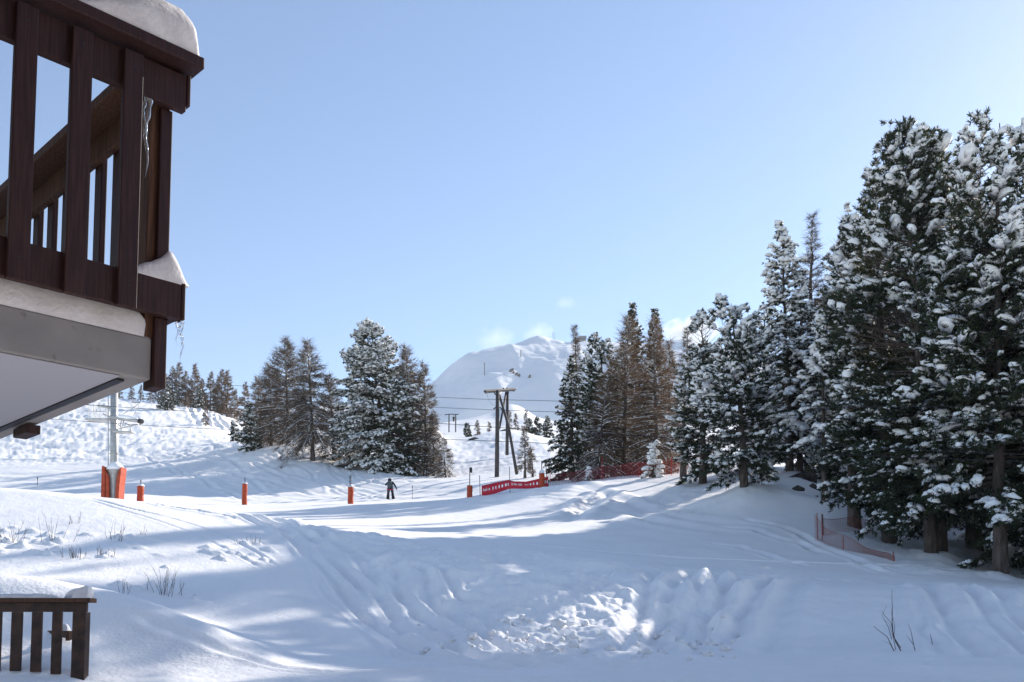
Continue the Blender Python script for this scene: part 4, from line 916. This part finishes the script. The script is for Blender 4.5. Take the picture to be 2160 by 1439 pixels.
# far masts
for (x, D, yb, yt, arm_, lb) in [(947, 300, 915, 872, 6, 'far thin lift mast with an arm, left of the pylon'), (961, 290, 930, 872, 4, 'far straight mast beside the armed lift mast')]:
    b = Vector(at(x, yb, D)); H = (yb - yt) / F * D; e = empty('far_mast', b); tag(e, lb, 'mast'); mb = MB(); mb.tube([(0, 0, -2), (0, 0, H)], .22, 6); mb.build('mast', M['polewood'], e)
    mb = MB(); mb.tube([(-arm_ * .16 * 1.5, 0, H - .3), (arm_ * .16 * 1.5, 0, H - .1)], .16, 5); mb.build('arm', M['polewood'], e)
b = Vector(at(957, 884, 292)); mb = MB(); mb.tube([(0, 0, -.8), (0, 0, .7)], [.25, .42], 8); o = mb.build('lift_cabin', M['dark'], None); o.location = b; tag(o, 'small dark lift cabin hanging beside the far straight mast', 'cabin')
for (x, D, h, w, lb) in [(1021, 1235, 17, 1.5, 'dark mast low on the left face of the mountain'), (1099, 1370, 9, 1.6, 'dark mast in the middle of the mountain face'), (1168, 1648, 12, .6, 'left antenna of the pair on the ridge'), (1171.5, 1648, 12, .6, 'right antenna of the pair on the ridge')]:
    b = mz(x, D); e = empty('far_mast', b); tag(e, lb, 'mast'); mb = MB(); mb.tube([(0, 0, -4), (0, 0, h)], w * .5, 6); mb.build('mast', M['facade'], e)
mb = MB(); b = mz(1226, 1640); mb.box((0, 0, 2), (19, 10, 7)); mb.box((4, 0, 6.6), (12, 10.6, 2)); 
e = empty('summit_station', b); tag(e, 'flat summit lift station building on the ridge above the centre clump', 'building'); mb.build('wall', M['facade'], e)
mb = MB(); mb.box((0, -5.2, 3), (14, .4, 2.4)); mb.build('window', M['dark'], e)
for i, (x, D) in enumerate([(1077, 1245), (1083, 1240), (1089, 1235), (1081, 1262), (1118, 1225), (1095, 1230)]):
    b = mz(x, D); g = random.Random(i); mb = MB(); n = 9; V_ = []
    for k in range(n): V_.append((math.cos(k * .7) * g.uniform(1.4, 2.8), math.sin(k * .7) * 1.8, g.uniform(-2, 3.0)))
    mb.add([(0, 0, 3.6)] + V_ + [(0, 0, -3)], [(0, 1 + k, 1 + (k + 1) % n) for k in range(n)] + [(n + 1, 1 + (k + 1) % n, 1 + k) for k in range(n)])
    o = mb.build('rock', M['rock'], None); o.location = b; tag(o, 'small dark rock on the mountain face, %s of the cluster above the pylon' % ['leftmost', 'second from left', 'middle', 'topmost', 'far right outlier', 'right end'][i], 'rock', 'rocks on the mountain face')
for i, (x, D, w, h, lb) in enumerate([(1700, 54, .9, .35, 'rock peeping from the snow between the spruce trunks'), (1688, 51, .5, .2, 'small rock below the one between the spruce trunks'), (1720, 52, .45, .2, 'little rock left of the curved young spruce trunk'), (1000, 165, 1.2, .4, 'dark rock strip under the snowy crest left of the pylon'), (1065, 176, 1.0, .3, 'dark rock strip under the snowy crest behind the pylon')]):
    b = gp(x, D, .05); g = random.Random(50 + i); mb = MB(); n = 11; ring = [(math.cos(k * 6.28 / n) * w * g.uniform(.6, 1.1), math.sin(k * 6.28 / n) * w * .5, -.1 + h * g.uniform(0, .6)) for k in range(n)]
    mb.add([(0, 0, h)] + ring + [(p[0] * .9, p[1] * .9, -.5) for p in ring], [(0, 1 + k, 1 + (k + 1) % n) for k in range(n)] + [(1 + k, 1 + n + k, 1 + n + (k + 1) % n, 1 + (k + 1) % n) for k in range(n)])
    o = mb.build('rock', M['rock'], None); o.location = b; tag(o, lb, 'rock')

# ---------------------------------------------------------------- nets and banner
def netmesh(P, hs, cell, r, sag=.08, lean=0):
    """P ground points along the fence, hs heights; returns lattice of thin cords"""
    P = [Vector(p) for p in P]; L = [0]
    for a, b in zip(P, P[1:]): L.append(L[-1] + (b - a).length)
    n = max(2, int(L[-1] / cell)); us = np.linspace(0, L[-1], n + 1)
    base = np.stack([np.interp(us, L, [p[i] for p in P]) for i in range(3)], 1); hh = np.interp(us, L, hs); rows = max(2, int(max(hs) / cell))
    mb = MB(); G = []
    for k in range(rows + 1):
        f = k / rows; row = []
        for i in range(n + 1):
            ph = us[i] / 2.2 * math.pi; z = hh[i] * f - sag * f * abs(math.sin(ph)) 
            row.append(Vector(base[i]) + Vector((0, -.05 * math.sin(ph * 2.3) + lean * f, z)))
        G.append(row)
    for row in G: mb.tube(row, r, 3, False)
    for i in range(n + 1): mb.tube([G[k][i] for k in range(0, rows + 1, 1)], r, 3, False)
    mb.tube(G[-1], r * 2.2, 4, False)
    return mb
def net_thing(name, label, cat_, pts, hs, mat, cell, r, poles, polecol, ph=1.5):
    G = [gp(x, D) for x, D in pts]; o0 = G[0]; e = empty(name, o0); tag(e, label, cat_)
    netmesh([g_ - o0 for g_ in G], hs, cell, r).build('net', mat, e)
    for (x, D, h) in poles:
        b = gp(x, D) - o0; mb = MB(); mb.tube([b + Vector((0, .03, -.3)), b + Vector((0, .03, h))], .022, 6); mb.build('pole', polecol, e)
    return e
net_thing('safety_net', 'long dark red safety net fence at the foot of the centre clump', 'net fence', [(1160, 72), (1215, 72.5), (1275, 72), (1340, 71), (1420, 69), (1510, 66.5), (1560, 65)], [.9, .95, 1.1, 1.2, 1.25, 1.3, 1.2], M['net'], .12, .0075,
          [(1161, 72, 1.2), (1272, 72, 1.9), (1350, 71, 1.3), (1420, 69, 1.4), (1500, 66.7, 1.4)], M['redtrim'])
net_thing('safety_net', 'sagging orange net bunched at its left post, beside the dark pines', 'net fence', [(1722, 39.5), (1745, 38.6), (1785, 37.6), (1830, 36.6), (1890, 35.2)], [1.15, .75, .6, .35, .22], M['net_o'], .07, .0045,
          [(1728, 39.6, 1.15), (1738, 39.5, 1.15), (1782, 37.6, .55), (1888, 35.2, .4)], M['net_o'])
net_thing('safety_net', 'taut grey-red net panel behind the bunched orange net', 'net fence', [(1738, 40.6), (1780, 41.6), (1845, 42.6)], [.75, .68, .75], M['net_o'], .09, .006, [(1740, 40.6, .95), (1845, 42.6, .8)], M['polewood'])
# banner
bp = [(1018, 74.5), (1045, 74), (1072, 73), (1100, 72), (1130, 71.6), (1158, 71.2)]
G = [gp(x, D) for x, D in bp]; be = empty('banner_fence', G[0]); tag(be, 'red printed banner stretched between thin poles beside the piste', 'banner')
tops_px = [(1016, 1025), (1045, 1018), (1072, 1012.5), (1085, 1015.5), (1110, 1016), (1130, 1011.5), (1157, 1005)]; bots_px = [(1016, 1047), (1045, 1041), (1072, 1032), (1085, 1031), (1110, 1031), (1130, 1030), (1157, 1027)]
def bpt(x, f):
    yt = np.interp(x, [p[0] for p in tops_px], [p[1] for p in tops_px]); yb = np.interp(x, [p[0] for p in bots_px], [p[1] for p in bots_px])
    D = np.interp(x, [p[0] for p in bp], [p[1] for p in bp]) - .12 * math.sin((x - 1016) / 9.0) * (1 - .3 * f)
    return Vector(at(x, yb + (yt - yb) * f, D)) - G[0]
xs_ = np.linspace(1016, 1157, 90); mb = MB(); V_ = [bpt(x, f) for x in xs_ for f in (0, .33, .66, 1)]
mb.add(V_, [(i * 4 + j, (i + 1) * 4 + j, (i + 1) * 4 + j + 1, i * 4 + j + 1) for i in range(89) for j in range(3)]); bo = mb.build('banner_cloth', M['banner'], be, True)
so = bo.modifiers.new('thick', 'SOLIDIFY'); so.thickness = .012; so.offset = 0
mb = MB(); g = random.Random(8)
def mark(x0, x1, f0, f1):
    q = [bpt(x0, f0), bpt(x1, f0), bpt(x1, f1), bpt(x0, f1)]; q = [p + Vector((0, -.03, 0)) for p in q]; mb.add(q + [p + Vector((0, .012, 0)) for p in q], [(0, 1, 2, 3), (7, 6, 5, 4), (0, 4, 5, 1), (1, 5, 6, 2), (2, 6, 7, 3), (3, 7, 4, 0)])
def letters(x0, x1, f0, f1, n):
    w = (x1 - x0) / n
    for k in range(n):
        a = x0 + k * w
        t = g.randint(0, 3); hi = f1 + (.1 if k in (0, n // 2) else 0)
        mark(a, a + w * .22, f0, hi)
        if t != 0: mark(a + w * .25, a + w * .75, hi - .1, hi)
        if t == 1: mark(a + w * .25, a + w * .7, f0, f0 + .1)
        if t >= 2: mark(a + w * .55, a + w * .78, f0, hi - .1)
letters(1019, 1034, .42, .60, 9); letters(1079, 1091, .46, .66, 6); letters(1094, 1103, .44, .62, 5); letters(1107, 1115, .46, .58, 5)
def disc(x, f, w, hgt):
    n = 12; q = [bpt(x + math.cos(k * 6.283 / n) * w, f + math.sin(k * 6.283 / n) * hgt) + Vector((0, -.03, 0)) for k in range(n)]; mb.add(q + [p + Vector((0, .012, 0)) for p in q], [tuple(range(n)), tuple(range(2 * n - 1, n - 1, -1))] + [(k, (k + 1) % n, (k + 1) % n + n, k + n) for k in range(n)])
for x, w in ((1040, 1.6), (1046, 1.6), (1053, 2.0), (1059.5, 2.6), (1067, 2.8), (1072, 1.6), (1119, 1.6), (1125.5, 2.0), (1133, 2.6), (1150, 1.8), (1154.5, 1.5)): disc(x, .52, w * .75, .17)
mb.build('banner_print', M['white'], bo)
for (x, y0, y1, D) in ((1012, 1047, 1003, 74.7), (1075, 1036, 985, 73.0), (1152, 1028, 972, 71.3), (1156, 1028, 990, 71.2)):
    mb = MB(); mb.tube([Vector(at(x + 1, y0 + 3, D)) - G[0], Vector(at(x - .5, y1, D)) - G[0]], .03, 6); mb.build('pole', M['dark'], be)

# ---------------------------------------------------------------- skier on foot
pbase = gp(821, 87); pe = empty('person', pbase, R_(0)); tag(pe, 'person in dark ski clothes with grey backpack, bending forward on the shaded piste', 'person')
bm_v = {'pel': (0, 0, .93, .15), 'ab': (-.01, .05, 1.08, .15), 'ch': (-.03, .14, 1.27, .17), 'nk': (-.06, .22, 1.44, .07), 'hd': (-.07, .27, 1.57, .105), 'hd2': (-.07, .29, 1.66, .08),
        'hl': (-.10, .0, .85, .105), 'kl': (-.13, .06, .48, .075), 'al': (-.14, -.02, .10, .06), 'fl': (-.15, .14, .05, .05),
        'hr': (.10, .0, .85, .105), 'kr': (.15, .10, .48, .075), 'ar': (.20, .02, .10, .06), 'fr': (.23, .18, .05, .05),
        'sl': (-.19, .15, 1.36, .075), 'el': (-.34, .16, 1.16, .055), 'wl': (-.36, .34, 1.22, .04), 'hal': (-.36, .40, 1.25, .045),
        'sr': (.16, .13, 1.36, .075), 'er': (.30, .08, 1.12, .055), 'wr': (.40, .10, .88, .04), 'har': (.42, .12, .80, .045)}
# fingers and thumbs of the gloves
for sd_, h in (('l', (-.36, .40, 1.25)), ('r', (.42, .12, .80))):
    dirv = Vector((0, .8, .3)) if sd_ == 'l' else Vector((.2, .1, -1)); dirv.normalize(); sv = Vector((1, 0, 0)) if sd_ == 'l' else Vector((0, 1, 0))
    for k in range(4):
        a = Vector(h) + sv * (k - 1.5) * .022 + dirv * .04; c = a + dirv * (.055 + .01 * (k in (1, 2))) + Vector((0, 0, -.015))
        bm_v['f%s%da' % (sd_, k)] = (*a, .011); bm_v['f%s%db' % (sd_, k)] = (*c, .009)
    a = Vector(h) + sv * .045; c = a + dirv * .05 + sv * .02; bm_v['t%sa' % sd_] = (*a, .012); bm_v['t%sb' % sd_] = (*c, .010)
ed = [('pel', 'ab'), ('ab', 'ch'), ('ch', 'nk'), ('nk', 'hd'), ('hd', 'hd2'), ('pel', 'hl'), ('hl', 'kl'), ('kl', 'al'), ('al', 'fl'), ('pel', 'hr'), ('hr', 'kr'), ('kr', 'ar'), ('ar', 'fr'), ('ch', 'sl'), ('sl', 'el'), ('el', 'wl'), ('wl', 'hal'), ('ch', 'sr'), ('sr', 'er'), ('er', 'wr'), ('wr', 'har')]
for sd_ in 'lr':
    for k in range(4): ed += [('ha' + sd_, 'f%s%da' % (sd_, k)), ('f%s%da' % (sd_, k), 'f%s%db' % (sd_, k))]
    ed += [('ha' + sd_, 't%sa' % sd_), ('t%sa' % sd_, 't%sb' % sd_)]
ks = list(bm_v); me = bpy.data.meshes.new('body'); me.from_pydata([bm_v[k][:3] for k in ks], [(ks.index(a), ks.index(b)) for a, b in ed], []); bd = link('body', me, pe)
sk = bd.modifiers.new('skin', 'SKIN')
if not me.skin_vertices: me.skin_vertices.new() if hasattr(me.skin_vertices, 'new') else None
if len(me.skin_vertices) == 0:
    bpy.context.view_layer.objects.active = bd; bd.select_set(True)
    import bmesh
    b_ = bmesh.new(); b_.from_mesh(me); lay = b_.verts.layers.skin.verify(); b_.to_mesh(me); b_.free()
for i, k in enumerate(ks):
    r = bm_v[k][3] * (1.2 if bm_v[k][3] > .03 else 1); me.skin_vertices[0].data[i].radius = (r, r); me.skin_vertices[0].data[i].use_root = (k == 'pel')
pe.scale = (1.45, 1.2, 1.2); bd.modifiers.new('sub', 'SUBSURF').levels = 1; bd.modifiers['sub'].render_levels = 1; me.materials.append(M['navy'])
mb = MB(); mb.tube([(-.02, .0, .93), (-.03, -.06, 1.05), (-.04, -.03, 1.22), (-.06, .06, 1.38), (-.06, .10, 1.44)], [.13, .16, .165, .14, .06], 12); mb.build('backpack', M['pack'], pe, True)
mb = MB(); mb.tube([(-.07, .24, 1.52), (-.07, .27, 1.60), (-.07, .29, 1.68), (-.07, .30, 1.72)], [.115, .13, .11, .04], 12); mb.build('helmet', M['navy'], pe, True)
mb = MB(); mb.tube([(-.1, -.03, .80), (-.12, -.02, .74)], [.115, .112], 10); mb.tube([(.1, -.02, .80), (.11, -.01, .74)], [.115, .112], 10); mb.build('trouser_band', M['redtrim'], pe, True)
for sx, (a, c) in (('l', ((-.13, .06, .48), (-.15, -.02, .02))), ('r', ((.15, .10, .48), (.21, .02, .02)))):
    mb = MB(); mb.tube([a, ((a[0] + c[0]) / 2, (a[1] + c[1]) / 2, .25), c], [.085, .10, .115], 10); mb.build('trouser_leg', M['pants'], pe, True)
sk_o = MB(); sk_o.box((.55, .5, .03), (.9, .08, .03)); o = sk_o.build('ski', M['dark'], None); o.location = pbase + Vector((0, 0, .0)); o.location = gp(835, 87); o.parent = None
tag(o, 'dark ski lying on the snow right of the walking person', 'ski')
# a few more chunks of snow at the foot of the bank
_bits = []
for k in range(120):
    px = rng.uniform(880, 1560); D = rng.uniform(17.3, 21.5); _bits.append((*gp(px, D, .01), rng.lognormal(-2.9, .45)))
_bits = np.array(_bits); v_, t_ = blobs(_bits[:, :3], rng.normal(size=(len(_bits), 3)) * [1, 1, .2], _bits[:, 3] * 1.3, _bits[:, 3], _bits[:, 3], rng)
o = link('snow_clods', mesh_np('snow_clods', v_, t_, M['snow'], True, 3)); tag(o, 'loose snow clods scattered on the near bank', 'snow clods', None, 'stuff')

# ---------------------------------------------------------------- air and clouds
hz = MB(); hz.box((0, 1300, 280), (9000, 3400, 574)); ho = hz.build('haze', M['ice'], None); tag(ho, kind='stuff')
hm = bpy.data.materials.new('mountain_air'); hm.use_nodes = True; t = hm.node_tree; t.nodes.clear()
pv = t.nodes.new('ShaderNodeVolumePrincipled'); pv.inputs['Color'].default_value = (.86, .92, 1, 1); pv.inputs['Density'].default_value = .00014; pv.inputs['Anisotropy'].default_value = .1
mo_ = t.nodes.new('ShaderNodeOutputMaterial'); t.links.new(pv.outputs[0], mo_.inputs['Volume']); ho.data.materials.clear(); ho.data.materials.append(hm)

def cloud(x, y, D, wx, wz, label, dens, seed):
    c = Vector(at(x, y, D)); me = mesh_np('cloud', _bl * [wx / F * D, wx / F * D * .8, wz / F * D] if False else np.array([(p[0] * wx / F * D, p[1] * wx / F * D, p[2] * wz / F * D * (2.2 if p[2] < 0 else 1)) for p in _bl]), _bf, None, True)
    o = link('cloud', me); o.location = c; tag(o, label, 'cloud', None, 'stuff'); o.modifiers.new('sub', 'SUBSURF').render_levels = 2
    m = bpy.data.materials.new('cloud_vapour'); m.use_nodes = True; t = m.node_tree; N = t.nodes; L = t.links; N.clear()
    v = N.new('ShaderNodeVolumePrincipled'); v.inputs['Color'].default_value = (1, 1, 1, 1); v.inputs['Anisotropy'].default_value = .3
    out = N.new('ShaderNodeOutputMaterial'); tc = N.new('ShaderNodeTexCoord'); n = N.new('ShaderNodeTexNoise'); n.inputs['Scale'].default_value = 1 / (22.0 / F * D); n.inputs['Detail'].default_value = 4
    mp = N.new('ShaderNodeMapping'); mp.inputs['Location'].default_value = (seed * 3.7, seed, 0); L.new(tc.outputs['Object'], mp.inputs[0]); L.new(mp.outputs[0], n.inputs['Vector'])
    sc = N.new('ShaderNodeMapping'); sc.inputs['Scale'].default_value = (F / D / wx, F / D / wx, F / D / wz); L.new(tc.outputs['Object'], sc.inputs[0])
    ln = N.new('ShaderNodeVectorMath'); ln.operation = 'LENGTH'; L.new(sc.outputs[0], ln.inputs[0])
    a = N.new('ShaderNodeMath'); a.operation = 'MULTIPLY_ADD'; a.inputs[1].default_value = -1.0; a.inputs[2].default_value = .50; L.new(ln.outputs['Value'], a.inputs[0])
    b = N.new('ShaderNodeMath'); b.operation = 'MULTIPLY_ADD'; b.inputs[1].default_value = 2.2; b.inputs[2].default_value = -.75; L.new(n.outputs['Fac'], b.inputs[0])
    c_ = N.new('ShaderNodeMath'); c_.operation = 'ADD'; c_.use_clamp = True; L.new(a.outputs[0], c_.inputs[0]); L.new(b.outputs[0], c_.inputs[1])
    d_ = N.new('ShaderNodeMath'); d_.operation = 'MULTIPLY'; d_.inputs[1].default_value = dens; L.new(c_.outputs[0], d_.inputs[0]); L.new(d_.outputs[0], v.inputs['Density'])
    L.new(v.outputs[0], out.inputs['Volume']); me.materials.append(m)
cloud(1045, 718, 2150, 60, 34, 'thin white snow plume over the left shoulder of the mountain', .006, 1)
cloud(1136, 704, 2150, 46, 28, 'thin white plume blowing off the mountain top', .008, 2)
cloud(1192, 640, 2150, 30, 16, 'small faint cloud wisp high above the mountain top', .006, 3)
cloud(1455, 702, 2150, 85, 34, 'bright white cloud between the centre clump and the right-hand stand', .03, 4)
try: S.cycles.volume_max_steps = 64; S.cycles.volume_step_rate = 2.0
except Exception: pass
